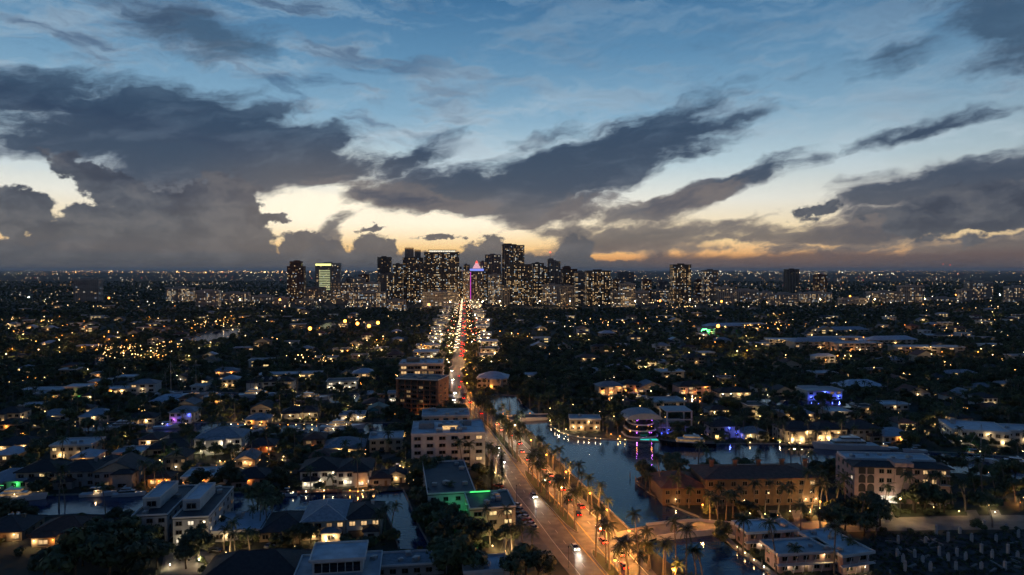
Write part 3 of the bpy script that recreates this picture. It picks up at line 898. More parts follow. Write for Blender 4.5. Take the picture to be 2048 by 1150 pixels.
H('dark low hedge house', 'behind a row of golden shrub lights', (600, 836), 22, 12, 1, 'hip', M_grey, M_rdark, lit='d', lamps='ww', watts=120)
H('mint tennis pavilion', 'right of the white middle canal villa', (756, 830), 12, 12, 1, 'gable', M_white, mat('green_metal_roof', (0.05, 0.16, 0.14), .6), lit='d')
# --- fourth row
H('long white flat-roofed house', 'in the fourth row', (98, 790), 40, 14, 1, 'flat', M_white, M_rwhite, lit='dd', lamps='w', watts=40, bays=6, near=False)
H('yellow-lit balcony house', 'joined to the long white house', (152, 792), 14, 12, 2, 'flat', M_cream, M_rblue, lit='gd', lamps='wg', watts=230, near=False)
H('gold-windowed pool house', 'with a pale flat roof', (222, 788), 22, 13, 1, 'flat', M_cream, M_rwhite, lit='gg', lamps='wsw', watts=220, near=False)
H('two-storey porch house', 'below a burst of white garden light', (285, 785), 18, 12, 2, 'hip', M_white, M_rgrey, lit='dwd', lamps='w', watts=120, near=False)
t_ = H('white gabled manor', 'with dormers and a lit yacht in front', (540, 780), 34, 12, 2, 'hip', M_white, M_rdark, lit='dmd', lamps='ww', watts=60, bays=6, wing=(-12, 8, 4, 2))
for k in range(3):
    q = MB().box(-1, 1, 0, 2.2, 0, 1.6); q.face([(-1.2, -.1, 1.6), (1.2, -.1, 1.6), (0, -.1, 2.6)]); q.face([(-1.2, -.1, 1.6), (0, -.1, 2.6), (0, 2.4, 2.6), (-1.2, 2.4, 1.6)]); q.face([(1.2, -.1, 1.6), (1.2, 2.4, 1.6), (0, 2.4, 2.6), (0, -.1, 2.6)])
    link('dormer', q.mesh('dormer', M_white), t_, (-6 + 6 * k, 2.0, 6.9))
H('long gold-lit low house', 'behind the white manor', (586, 756), 44, 12, 1, 'flat', M_cream, M_rwhite, lit='ggd', lamps='wwww', watts=220, bays=8, near=False, e=1.0)
H('bulb-outlined white house', 'strung with white lamps', (684, 780), 22, 14, 2, 'flat', M_white, M_rtar, lit='dcd', lamps='cccccc', watts=110, near=False)
H('blue-roofed gold terrace house', 'right of the bulb-outlined house', (728, 762), 18, 14, 2, 'hip', M_cream, M_rblue, lit='gd', lamps='www', watts=170, near=False)
H('orange-windowed cottage', 'far behind the yachts', (450, 750), 20, 12, 1, 'hip', M_pink, M_rgrey, lit='w', lamps='ss', watts=200, near=False)
H('small white dock house', 'with a row of white lamps left of the brown block', (792, 806), 10, 10, 2, 'flat', M_white, M_rgrey, lit='dc', lamps='ccc', watts=40, near=False)

# --- blocks beside the boulevard
t_ = H('five-storey white block', 'with a cluttered roof and one lit floor', (897, 940), 33, 26, 5, 'flat', M_white, M_rwhite, rot=6, lit='dddddw', cat='apartment block', name='apartment_block', units=14, fh=3.2, bays=6, e=.15)
for w_, d_, hh, x, y, m_ in ((7, 7, 2.6, -10, 14, M_grey), (8, 5, 1.9, 1.5, 12, M_rwhite), (4, 3, 2.2, 9, 17, M_grey), (3, 3, 1.6, -4, 5, M_galv)):
    link('roof_house', MB().box(-w_ / 2, w_ / 2, -d_ / 2, d_ / 2, 0, hh).mesh('roof_house', m_), t_, (x, y, 16.31))
link('lit_roof_screen', MB().box(-2.7, 4.3, 8.6, 8.7, 16.4, 18.0).mesh('lit_roof_screen', emit('lit_screen', (1.0, .6, .25), .9, .3)), t_)
t_ = H('cream penthouse block', 'behind the five-storey white block', (892, 882), 25, 18, 4, 'flat', M_cream, M_rwhite, rot=6, lit='dd', cat='apartment block', name='apartment_block', units=7, fh=3.2, bays=5, e=.15)
# green-lit L-shaped block
t_ = H('green-lit apartment block', 'with a dark flat roof beside the car park', (986, 1071), 15.5, 17, 3, 'flat', M_cream, M_rtar, rot=10, lit='dddg', cat='apartment block', name='apartment_block', units=4, fh=3.0, bays=3, e=.2, side=-1)
link('rear_wing', MB().box(-21, -4, 17.2, 58, 0, 9.2).mesh('rear_wing', M_white), t_)
add_roof(t_, 'flat', -21, -4, 17.2, 58, 9.22, M_rtar, e=.25, units=6)
for s in range(3):
    for k in range(3): window(t_, -19 + 4.4 * k, 17.2, s * 3 + .9, 1.8, 1.5, 0, 'd')
    for k in range(8): window(t_, -21, 20 + 4.8 * k, s * 3 + .9, 1.8, 1.5, math.radians(-90), RG.choice('dddm'))
link('green_strip', MB().box(-6, 1.2, 15.6, 16.0, 9.95, 10.2).mesh('green_strip', L_green), t_)
link('green_lamp', PORCH['g'], t_, (-8.2, 8, .6), math.radians(-90))
lamp(t_, (-9.6, 8.5, 1.0), 190, (.05, 1.0, .25)); lamp(t_, (-12, 12.5, 5.5), 110, (.1, 1.0, .4)); lamp(t_, (-2, 15, 11.4), 35, (.1, 1, .15))
# brown balcony block: deep loggias on the long face
t_ = thing('apartment_block', 'brown balcony block with deep loggias and a terracotta end wall', 'apartment block', G(836, 826), math.radians(-14))
MARKS.append(('brown balcony block', (845, 795)))
occupy(t_.location.x, t_.location.y, math.radians(-14), 28, 20)
link('wall', MB().box(-13, 13, 0, 17, 0, 20.3).mesh('wall', M_dark), t_)
link('end_wall', MB().box(13.002, 14.2, -1.6, 17.4, 0, 21).mesh('end_wall', M_brick), t_); link('end_wall', MB().box(-14.2, -13.002, -1.6, 17.4, 0, 21).mesh('end_wall', M_brick), t_)
for s in range(7): link('balcony_slab', MB().box(-12.99, 12.99, -1.5, -.01, s * 2.9 + .1, s * 2.9 + .32).mesh('balcony_slab', M_brick), t_)
for s in range(7): link('balcony_rail', MB().box(-12.99, 12.99, -1.5, -1.42, s * 2.9 + .33, s * 2.9 + 1.2).mesh('balcony_rail', M_dark), t_)
for k in range(7): link('fin', MB().box(-.15, .15, -1.55, -.01, 0, 20.3).mesh('fin', M_brick), t_, (-12.6 + 4.2 * k, 0, 0))
for s in range(6):
    for k in range(6):
        if RG.random() < .8: window(t_, -10.5 + 4.2 * k, 0, s * 2.9 + .5, 3.0, 2.0, 0, RG.choice('dddddddm'))
    for k in range(2): window(t_, 14.2, 3 + 8 * k, s * 3.1 + 1.4, 1.5, 1.3, math.radians(90), 'd')
add_roof(t_, 'flat', -13.5, 13.5, -1.6, 17.4, 21.01, M_rtar, e=.7, units=5)
lamp(t_, (4, -4, 2.0), 260, (1, .4, .1))
# banded grey office
t_ = thing('office_block', 'grey office block with long white parapet bands by the boulevard', 'office block', G(842, 772), math.radians(3))
MARKS.append(('banded grey office block', (842, 740))); occupy(t_.location.x, t_.location.y, math.radians(3), 36, 26)
link('wall', MB().box(-16, 16, 0, 24, 0, 16).mesh('wall', M_dark), t_)
for s in range(5): link('parapet_band', MB().box(-17, 17, -1.0, 25, s * 3.9 + .2, s * 3.9 + 1.5).mesh('parapet_band', M_cream), t_)
for s in range(4):
    for k in range(6): window(t_, -13.3 + 5.3 * k, 0, s * 3.9 + 1.55, 4.6, 2.2, 0, RG.choice('dddmdw'))
    for k in range(4): window(t_, 16, 3 + 6 * k, s * 3.9 + 1.55, 4.6, 2.2, math.radians(90), RG.choice('ddm'))
add_roof(t_, 'flat', -16, 16, 0, 24, 17.1, M_rwhite, e=.9, units=6)
link('roof_house', MB().box(-12, -2, 8, 18, 17.42, 20.5).mesh('roof_house', M_beige), t_)
porch(t_, 16, 8, 5, 'g', 300, math.radians(90)); porch(t_, 16, 16, 6, 'c', 900, math.radians(90), 2.0)

# --- right of the boulevard
H('pale hip-roofed lodge', 'with pink-lit walls above the inlet', (984, 776), 23, 18, 2, 'hip', M_cream, M_rblue, rot=-4, lit='dd', lamps='s', watts=170, cat='apartment block', bays=6, fh=3.6, wing=(3, 9, 4, 2))
H('golden arched villa', 'behind a curved row of dock lamps', (1170, 862), 17, 11, 2, 'flat', M_beige, M_rwhite, rot=-3, lit='gddd', lamps='wwww', watts=190, e=.4, units=1)
t_ = thing('villa', 'curved glass villa lit pink and orange with a turquoise pool', 'house', G(1288, 876), math.radians(4)); MARKS.append(('curved pink-lit villa', (1288, 850)))
occupy(t_.location.x, t_.location.y, 0, 20, 16)
for s in range(3):
    n = 12; w_ = 9.2 - 1.2 * s
    ring = [(w_ * math.cos(math.pi * (1 + k / n)), 6 + 7 * math.sin(math.pi * (1 + k / n)), 0) for k in range(n + 1)] + [(w_, 14, 0), (-w_, 14, 0)]
    link('floor_slab', MB().prism(ring, s * 3.4, s * 3.4 + .5).mesh('floor_slab', M_white), t_)
    ring2 = [(x * .9, 6 + (y - 6) * .86, 0) for x, y, z in ring]
    link('glazing', MB().prism(ring2, s * 3.4 + .51, s * 3.4 + 3.39).mesh('glazing', [M_glass]), t_)
    for k, c in ((-1, 'p'), (1, 's')):
        porch(t_, k * 4.0, 0.3 - .4 * s, s * 3.4 + 2.8, 'p' if (s + k) % 2 else 's', 80)
n = 10
q = MB()
for k in range(n):
    a0, a1 = math.pi * k / n, math.pi * (k + 1) / n
    f = lambda a, y: (-9.6 * math.cos(a), y, 10.2 + 3.4 * math.sin(a))
    q.face([f(a0, -1.5), f(a1, -1.5), f(a1, 15), f(a0, 15)]); q.face([f(a0, -1.5), (0, -1.5, 10.2), f(a1, -1.5)], 1); q.face([f(a0, 15), (0, 15, 10.2), f(a1, 15)], 1)
link('roof', q.mesh('roof', [M_rgrey, M_white]), t_)
link('pool', MB().box(-3, 6, -6.5, -3.5, .05, .4).mesh('pool', M_pool), t_)
t_ = thing('villa', 'white framed villa with an open roof canopy over blue lights', 'house', G(1354, 868), math.radians(4)); MARKS.append(('blue-lit canopy villa', (1354, 845)))
occupy(t_.location.x, t_.location.y, 0, 20, 16)
link('wall', MB().box(-9, 6, 3, 14, 0, 5.6).mesh('wall', M_grey), t_); link('roof', MB().box(-6, 8.5, -.5, 14, 12.2, 12.8).mesh('roof', M_white), t_)
for x in (-5.6, 8.1): link('column', MB().box(x - .35, x + .35, -.4, .3, 0, 12.19).mesh('column', M_white), t_); link('column', MB().box(x - .35, x + .35, 13, 13.7, 0, 12.19).mesh('column', M_white), t_)
link('beam', MB().box(-5.2, 7.7, -.4, .2, 7.6, 8.2).mesh('beam', M_white), t_); link('terrace', MB().box(-11, 13, -.9, -.41, 3.6, 4.1).mesh('terrace', M_white), t_)
for k in range(4): window(t_, -7 + 3.6 * k, 3, 1.0, 2.6, 1.9, 0, 'd')
for k in range(6): porch(t_, -9 + 3.4 * k, -1.2, .9, 'b', 90)
H('gold glass-fronted house', 'with a roof terrace behind the canopy villa', (1340, 824), 20, 15, 2, 'flat', M_cream, M_rwhite, lit='gdg', lamps='ww', watts=230, near=False, e=.8, units=1)
H('lantern gazebo house', 'with amber arches by the back canal', (1222, 790), 18, 12, 2, 'hip', M_cream, M_rgrey, lit='wg', lamps='sss', watts=260, near=False)
H('amber loggia house', 'right of the lantern gazebo house', (1262, 786), 15, 11, 2, 'hip', M_pink, M_rdark, lit='gwd', lamps='ss', watts=200, near=False)
H('blue gabled lake house', 'with a lit gable end', (1304, 786), 22, 14, 1, 'gable', M_white, M_rgrey, lit='wd', lamps='w', watts=150, near=False)
H('brick-gold porch house', 'with a dark roof on the back canal', (1390, 790), 24, 13, 2, 'hip', M_pink, M_rdark, lit='wgd', lamps='sss', watts=190, near=False)
H('white party-lit house', 'with bright garden lamps on the back canal', (1470, 794), 24, 12, 1, 'hip', M_cream, M_rdark, lit='wc', lamps='ccww', watts=220, near=False)
H('blue-deck boathouse', 'with a blue glowing dock', (1452, 876), 16, 10, 2, 'hip', M_cream, M_rdark, lit='dd', lamps='wbbb', watts=200)
H('yellow-windowed cottage', 'on the basin bank left of the gold villas', (1512, 878), 13, 10, 1, 'hip', M_white, M_rgrey, lit='g', lamps='ww', watts=150)
H('wide gold-lit villa', 'with bright arches and torches', (1606, 884), 19, 14, 2, 'hip', M_cream, M_rdark, lit='gggd', lamps='wwww', watts=330)
H('gold-columned villa', 'right of the wide gold-lit villa', (1664, 884), 17, 14, 2, 'hip', M_cream, M_rdark, lit='gdg', lamps='wwww', watts=300)
H('dark modern villa', 'with white framed balconies beside the big white yacht', (1734, 882), 17, 15, 2, 'hip', M_grey, M_rdark, lit='d')
H('blue-roofed shore house', 'with an orange lit corner', (1798, 884), 17, 13, 1, 'hip', M_white, M_rblue, lit='d', lamps='s', watts=150)
t_ = H('blue neon villa', 'with a row of blue lights in the fourth row', (1650, 800), 26, 14, 2, 'flat', M_white, M_rblue, lit='ddm', lamps='bbbbb', watts=330, near=False)
H('wide slate-roofed mansion', 'right of the blue neon villa', (1732, 782), 32, 18, 1, 'hip', M_grey, M_rblue, lit='d', lamps='w', watts=60, near=False)
H('long white modern villa', 'with a lit ground floor at the right edge', (1962, 890), 26, 24, 2, 'flat', M_white, M_rblue, rot=-18, lit='ddd', lamps='ccww', watts=150, fh=3.4, e=.3, units=3, side=-1)
H('white corner villa', 'cut by the right edge', (2050, 888), 24, 16, 2, 'flat', M_white, M_rblue, rot=-12, lit='dd', lamps='w', watts=150, e=.5, side=-1)
H('yellow-lit hedge house', 'far behind under a reddish tree', (1926, 754), 26, 10, 1, 'hip', M_cream, M_rgrey, lit='g', lamps='ww', watts=300, near=False)
H('white flat-roofed house among dark trees', 'behind the shore house', (1790, 820), 20, 12, 1, 'flat', M_white, M_rwhite, lit='d', lamps='w', watts=40, near=False)
H('gold-lit garden house', 'between the gold villas and the blue neon villa', (1600, 838), 18, 12, 1, 'hip', M_cream, M_rgrey, lit='gw', lamps='wsw', watts=210, near=False)

# long tiled townhouses on the point
t_ = thing('townhouse_row', 'long dark clay-tiled townhouse row with chimneys on the basin point', 'townhouse', G(1478, 1012), math.radians(3)); MARKS.append(('long tiled townhouse row', (1478, 965)))
occupy(t_.location.x, t_.location.y, math.radians(3), 66, 24)
link('wall', MB().box(-13, 31, 0, 18, 0, 10.4).mesh('wall', M_townhouse), t_)
add_roof(t_, 'hip', -13, 31, 0, 18, 10.65, M_rterra, e=1.0, pitch=.22)
link('side_wing', MB().box(-29, -13.01, 2, 20, 0, 6.6).mesh('side_wing', M_townhouse), t_); add_roof(t_, 'hip', -29, -12, 2, 20, 6.86, M_rterra, e=1.0, pitch=.4)
for k in range(5): link('chimney', MB().box(-.7, .7, -.6, .6, 0, 3.0).box(-.9, .9, -.8, .8, 3.001, 3.4).mesh('chimney', M_brick), t_, (-7 + 9.5 * k, 11.0, 11.4))
for s in range(3):
    for k in range(10):
        window(t_, -11 + 4.4 * k, 0, s * 3.4 + .9, 1.9, 1.8, 0, 'w' if (k == 9 and s == 2) else 'd')
for s in range(2):
    for k in range(4): window(t_, -27 + 4 * k, 2, s * 3.3 + .9, 1.7, 1.6, 0, 'd')
porch(t_, -24, 2, 2.4, 'w', 60); porch(t_, 26, 0, 2.4, 'w', 150); porch(t_, 30, 0, 2.4, 'w', 120); porch(t_, 2, 0, 2.2, 'w', 30)
# pink apartments
t_ = thing('apartment_block', 'four-storey pink apartment block with arches and a bright garage mouth', 'apartment block', G(1806, 1006), math.radians(-6)); MARKS.append(('pink apartment block', (1790, 950)))
occupy(t_.location.x, t_.location.y, math.radians(-6), 46, 26)
link('wall', MB().box(-18, 17, 0, 20, 0, 13.6).mesh('wall', M_pink), t_)
add_roof(t_, 'hip', -18, 17, 0, 8, 13.86, M_rdark, e=1.1, pitch=.22)
add_roof(t_, 'flat', -17.6, 16.6, 10, 20, 13.61, M_rwhite, e=.0, units=5)
link('gable', MB().prism([(-3.5, -.6, 0), (3.5, -.6, 0), (3.5, 6, 0), (-3.5, 6, 0)], 0, 15.6).mesh('gable', M_pink), t_)
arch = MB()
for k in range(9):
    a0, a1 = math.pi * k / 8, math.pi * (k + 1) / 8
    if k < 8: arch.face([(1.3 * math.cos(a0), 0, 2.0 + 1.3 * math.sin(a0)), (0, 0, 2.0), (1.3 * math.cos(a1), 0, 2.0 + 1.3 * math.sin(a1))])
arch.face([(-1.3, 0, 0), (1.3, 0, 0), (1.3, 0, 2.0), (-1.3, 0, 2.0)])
arch = arch.mesh('arch', mat('painted_loggia_shade', (.05, .042, .04), .7))  # dark colour of the flat arches paints the shade of open loggias
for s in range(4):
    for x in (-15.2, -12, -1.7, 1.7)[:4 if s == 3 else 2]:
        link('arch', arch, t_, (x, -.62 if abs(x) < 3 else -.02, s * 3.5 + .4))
    for x in (-8, -5.2, 5, 8, 11.2, 14.6): window(t_, x, 0, s * 3.5 + .8, 1.9, 1.7, 0, 'w' if RG.random() < .12 else 'd')
    for k in range(4): window(t_, -18, 2.5 + 4.6 * k, s * 3.5 + .8, 1.7, 1.7, math.radians(-90), 'c' if (s == 2 and k == 0) else 'd')
    link('balcony', MB().box(9.5, 16.6, -1.6, -.01, s * 3.7 + .05, s * 3.7 + .25).mesh('balcony', M_trim), t_)
link('garage_mouth', MB().box(-8.5, -2.5, -.8, -.62, .1, 2.9).mesh('garage_mouth', L_white), t_); lamp(t_, (-5.5, -3, 2.6), 160, (1, .92, .7))
porch(t_, 5.5, -.1, 2.6, 'w', 130); porch(t_, 6, -.1, 6.5, 'w', 120)
# pink motel: three low wings with thin overhanging roofs on slanting posts
for ref, tail, b_, W, D, rot, lm in (('rear motel wing', 'with a thin white roof by the side road', (1542, 1098), 16, 8, 8, 'cc'), ('middle motel wing', 'with pink walls and slanted posts', (1612, 1144), 17, 8.5, 8, 'ccw'), ('right motel wing', 'with a long thin white roof', (1712, 1146), 9.5, 17, 16, 'wc')):
    t_ = H('pink ' + ref, tail, b_, W, D, 2, 'flat', M_pink, M_rwhite, rot=rot, lit='dd', lamps=lm, watts=90, cat='motel', name='motel_wing', e=1.2, fh=2.8, mark=True)
    link('gallery', MB().box(-W / 2 - 1.2, W / 2 + 1.2, -1.4, -.01, 2.7, 2.9).mesh('gallery', M_trim), t_)
    for k in range(int(W / 3)):
        x = -W / 2 + 1 + 3 * k
        link('slanted_post', MB().tube([(x, -.6, 0), (x + .9, -1.45, 5.55)], [.09, .09], 5).mesh('slanted_post', M_trim), t_)
    link('gallery_rail', MB().box(-W / 2 - 1.2, W / 2 + 1.2, -1.42, -1.38, 3.5, 3.62).mesh('gallery_rail', M_trim), t_)
# ---------------------------------------------------------------- plants
def tree_mesh(seed, R=4.6, Hh=8.5, n=1000, leaf=0.62, lobes=9):
    r = random.Random(seed); tr = MB(); cr = MB()
    base = Hh * .38
    tr.tube([(0, 0, -.1), (.1, .05, base * .6), (.05, .1, base), (0, .2, Hh * .7)], [.34, .27, .22, .1], 7)
    cs = []
    for k in range(lobes):
        a = 2.4 * k + r.uniform(-.4, .4); d = R * (0.0 if k == 0 else r.uniform(.35, .72)); z = base + Hh * r.uniform(.12, .48) + (Hh * .12 if k == 0 else 0)
        c = Vector((d * math.cos(a), d * math.sin(a), z)); rad = R * r.uniform(.3, .52); cs.append((c, rad))
        if k: tr.tube([(.05, .1, base * r.uniform(.75, 1.0)), tuple(c * .55 + Vector((0, 0, z * .42))), tuple(c)], [.14, .09, .03], 5)
    for i in range(n):
        c, rad = cs[r.randrange(lobes)]
        d = Vector((r.gauss(0, 1), r.gauss(0, 1), r.gauss(0, 1) + .25)).normalized()
        p = c + Vector((d.x, d.y, d.z * .72)) * rad * (r.random() ** .28)
        e1 = d.orthogonal().normalized(); e1 = (Matrix.Rotation(r.uniform(0, 6.3), 3, d) @ e1 + d * r.uniform(-.7, .7)).normalized()
        e2 = d.cross(e1).normalized(); s = leaf * r.uniform(.55, 1.25)
        cr.face([tuple(p - e1 * s), tuple(p + e2 * s * .55), tuple(p + e1 * s), tuple(p - e2 * s * .55)])
    return tr.mesh('trunk', M_bark2), cr.mesh('crown', M_leaf)


def palm_mesh(seed, Hh=10.5, nf=19, L=3.6, lean=0.4):
    r = random.Random(seed); tr = MB(); cr = MB()
    a = r.uniform(0, 6.3); pts, rd = [], []
    for k in range(7):
        u = k / 6; pts.append((lean * u * u * math.cos(a) * 2, lean * u * u * math.sin(a) * 2, Hh * u)); rd.append(.26 - .1 * u + (.08 if k == 0 else 0))
    tr.tube(pts, rd, 7)
    top = Vector(pts[-1])
    for k in range(nf):
        az = 2.4 * k + r.uniform(-.3, .3); el = math.radians(78 - 105 * (k / nf) + r.uniform(-8, 8))
        p = top.copy(); ln = L * r.uniform(.85, 1.15); ns = 9
        w = Vector((-math.sin(az), math.cos(az), 0))
        for i in range(ns):
            d = Vector((math.cos(az) * math.cos(el), math.sin(az) * math.cos(el), math.sin(el)))
            q = p + d * ln / ns
            up = w.cross(d)
            cr.face([tuple(p - w * .05), tuple(p + w * .05), tuple(q + w * .04), tuple(q - w * .04)])
            ll = (.95 if 0 < i < ns - 2 else .6) * r.uniform(.85, 1.1)
            for sg in (1, -1):
                for hf in (0.0, .5):
                    b0 = p + d * ln / ns * hf; tip = b0 + (w * sg * .75 + d * .55 - Vector((0, 0, .55))).normalized() * ll
                    cr.face([tuple(b0), tuple(b0 + d * .17), tuple(tip)])
            p = q; el -= math.radians(9 + 5 * i / ns)
    return tr.mesh('trunk', M_bark), cr.mesh('crown', M_frond)


def conifer_mesh(seed, Hh=14):
    r = random.Random(seed); tr = MB().tube([(0, 0, 0), (0, 0, Hh)], [.28, .04], 6); cr = MB()
    for i in range(900):
        u = r.random() ** .8; z = Hh * (.12 + .88 * u); rad = (1 - u) * 2.5 * r.uniform(.4, 1.1) + .15; a = r.uniform(0, 6.3)
        p = Vector((rad * math.cos(a), rad * math.sin(a), z - rad * .2)); d = Vector((math.cos(a), math.sin(a), -.35)).normalized()
        w = Vector((-d.y, d.x, 0)).normalized() * .16
        cr.face([tuple(p - d * .4 - w), tuple(p - d * .4 + w), tuple(p + d * .5)])
    return tr.mesh('trunk', M_bark2), cr.mesh('crown', M_needle)


TREES = [tree_mesh(100 + k, R=4.2 + .35 * k, Hh=8 + .5 * k, n=1000 + 60 * k) for k in range(5)]
PALMS = [palm_mesh(200, 10.5, 19, 3.5, .25), palm_mesh(201, 12, 20, 3.8, .35), palm_mesh(202, 8.5, 17, 3.3, .9), palm_mesh(203, 10, 18, 3.6, 1.3), palm_mesh(204, 7.2, 14, 3.0, .5), palm_mesh(205, 13.5, 16, 3.4, 1.0)]
SPOTS = []


def near_spot(x, y, d):
    return any((x - a) ** 2 + (y - b_) ** 2 < (d + c) ** 2 for a, b_, c in SPOTS)


def plant(name, cat, meshes, x, y, sc, group, kind, rz=None):
    t = thing(name, None, cat, (x, y, 0.0), RG.uniform(0, 6.28) if rz is None else rz, group, kind)
    t.scale = (sc, sc, sc * RG.uniform(.92, 1.1))
    link('trunk', meshes[0], t); link('crown', meshes[1], t)
    SPOTS.append((x, y, 1.6 * sc))
    return t


def palm(px, py, sc=1.0, v=None, z=0):
    p = G(px, py); return plant('palm_tree', 'palm tree', PALMS[v if v is not None else RG.randrange(6)], p.x, p.y, sc, 'palm trees of the waterfront', 'palm tree')


def leafy(px, py, sc=1.0, v=None):
    p = G(px, py); return plant('leafy_tree', 'tree', TREES[v if v is not None else RG.randrange(5)], p.x, p.y, sc, 'leafy trees between the houses', 'leafy tree')


# boulevard palms: the double row of the median and the row on the sea wall
def palm_at(v, sc, vv=None): return plant('palm_tree', 'palm tree', PALMS[vv if vv is not None else RG.randrange(2)], v.x, v.y, sc, 'palm trees of the waterfront', 'palm tree')


for s0, s1, step in ((0.35, 1.7, .2), (2.45, 5.3, .165), (5.85, 9.1, .2)):
    s = s0
    while s < s1:
        palm_at(along(s, .49 + RG.uniform(-.03, .05)), RG.uniform(.78, 1.2), RG.choice((0, 1, 0, 1, 2, 5))); s += step * RG.uniform(.8, 1.25)
s = 0.4
while s < 9.6:
    if not 1.55 < s < 2.75: palm_at(along(s, 1.0 + RG.uniform(-.02, .03)), RG.uniform(.8, 1.05), RG.choice((0, 1, 2))); s += .26 * RG.uniform(.7, 1.4)
    else: s += .1
for a in ((1288, 1112), (1352, 1140), (1372, 1146), (1392, 1152), (1404, 1155), (1296, 1140), (1276, 1124), (1330, 1150)): palm(*a, RG.uniform(.8, 1.05))
# point, townhouses, motel, pink block
for a in ((1300, 986), (1312, 978), (1322, 992), (1330, 974), (1345, 1000), (1362, 1002), (1356, 1018), (1378, 1016), (1420, 1042), (1436, 1046), (1452, 1042), (1466, 1036), (1480, 1030), (1508, 1028), (1530, 1026), (1556, 1030),
          (1580, 1022), (1602, 1024), (1622, 1030), (1640, 1016), (1655, 1026), (1672, 1020), (1690, 1030), (1436, 1068), (1552, 1146), (1486, 1112), (1600, 1072), (1640, 1078), (1585, 1140), (1700, 1128), (1668, 1146), (1720, 1060),
          (1752, 1072), (1770, 1020), (1800, 1016), (1826, 1020), (1850, 1016), (1880, 1018), (1905, 1012), (1930, 1016), (1950, 990), (1965, 1000), (1990, 996), (2010, 990), (2030, 1004), (1604, 946), (1582, 950), (1612, 972), (1940, 962),
          (1985, 1055), (1396, 940), (1960, 972)): palm(*a, RG.uniform(.85, 1.2))
# left bank palms
for a in ((752, 1036), (744, 1046), (770, 1072), (782, 1076), (760, 1082), (520, 1062), (528, 1048), (512, 1040), (540, 1056), (506, 1058), (534, 1070), (448, 1100), (460, 1108), (500, 1110), (470, 1118), (622, 986), (668, 984), (716, 984), (776, 904),
          (694, 918), (470, 925), (408, 918), (380, 920), (330, 915), (356, 925), (505, 925), (540, 930), (575, 935), (208, 905), (232, 900), (196, 880), (212, 884), (60, 885), (80, 890), (264, 862), (290, 866), (436, 838), (470, 842), (452, 836), (560, 830),
          (655, 820), (672, 818), (690, 815), (640, 812), (735, 812), (750, 800), (772, 800), (310, 975), (290, 978), (330, 980), (130, 1012), (118, 1020), (978, 930), (992, 948), (985, 940), (1000, 938), (955, 915), (962, 925), (940, 945), (925, 950),
          (980, 1090), (1024, 1105), (1046, 1130), (1064, 1110), (840, 830), (930, 820), (940, 832), (948, 844), (920, 830)): palm(*a, RG.uniform(.8, 1.1))
# right bank villas
for a in ((1118, 862), (1128, 858), (1108, 850), (1138, 850), (1206, 862), (1214, 868), (1236, 872), (1248, 868), (1322, 872), (1390, 872), (1408, 876), (1420, 872), (1474, 880), (1486, 876), (1536, 882), (1552, 880), (1566, 884), (1588, 888), (1618, 886), (1632, 890),
          (1650, 888), (1682, 884), (1700, 884), (1760, 884), (1830, 890), (1850, 880), (1870, 884), (1004, 812), (1020, 818), (1036, 806), (1060, 822), (1076, 818), (1540, 850), (1560, 846), (1630, 852), (1640, 848), (1096, 826), (1660, 846), (1576, 856)): palm(*a, RG.uniform(.75, 1.0))
for a, sc in (((984, 978), 1.0), ((1004, 974), .95)):
    p = G(*a); plant('conifer_tree', 'conifer', conifer_mesh(5, 13), p.x, p.y, sc, 'conifers by the boulevard', 'conifer tree')

# leafy trees placed by eye
for a in ((868, 968, 1.35), (888, 960, 1.2), (850, 975, 1.2), (905, 975, 1.0), (840, 1010, 1.0), (856, 1030, 1.1), (870, 1050, 1.15), (884, 1070, 1.1), (850, 1058, .9), (905, 1062, .95), (925, 1084, 1.1), (900, 1090, 1.1), (940, 1090, .9), (960, 1092, .85), (876, 1100, 1.05),
          (905, 1146, 1.25), (890, 1156, 1.2), (926, 1160, 1.2), (1052, 1160, 1.15), (1032, 1170, 1.1), (1076, 1165, 1.0), (1010, 1102, .9), (1026, 1094, .9), (398, 1122, 1.05), (372, 1138, .9), (600, 1090, .8), (622, 1086, .7), (588, 1096, .8),
          (130, 1145, 1.1), (165, 1132, 1.15), (205, 1122, 1.1), (245, 1126, 1.2), (285, 1122, 1.1), (315, 1138, 1.1), (150, 1165, 1.4), (220, 1160, 1.4), (280, 1165, 1.4), (90, 1165, 1.1), (250, 1100, 1.1), (300, 1098, 1.0), (200, 1092, 1.0),
          (30, 1042, .8), (60, 1046, .8), (10, 1050, .9), (230, 1050, .7), (530, 1020, 1.25), (545, 1030, 1.1), (515, 1026, 1.15), (260, 1062, .9),
          (440, 1060, .6), (1752, 1046, 1.1), (1740, 1056, 1.0), (1728, 1072, 1.0), (1760, 1052, .9), (1830, 1026, .95), (1850, 1024, 1.0), (1870, 1024, 1.0), (1888, 1026, .9), (1660, 1062, 1.0), (1676, 1060, 1.1), (1690, 1062, .9), (1444, 1080, .8),
          (2010, 962, 1.1), (2030, 965, 1.1), (1984, 966, 1.0), (1440, 1092, .6)): leafy(*a)
# the rest, scattered over the free ground
def free(x, y, pad):
    return not (wet(x, y) or inside(ROADPOLY, x, y) or inside(SROAD, x, y) or blocked(x, y, pad))


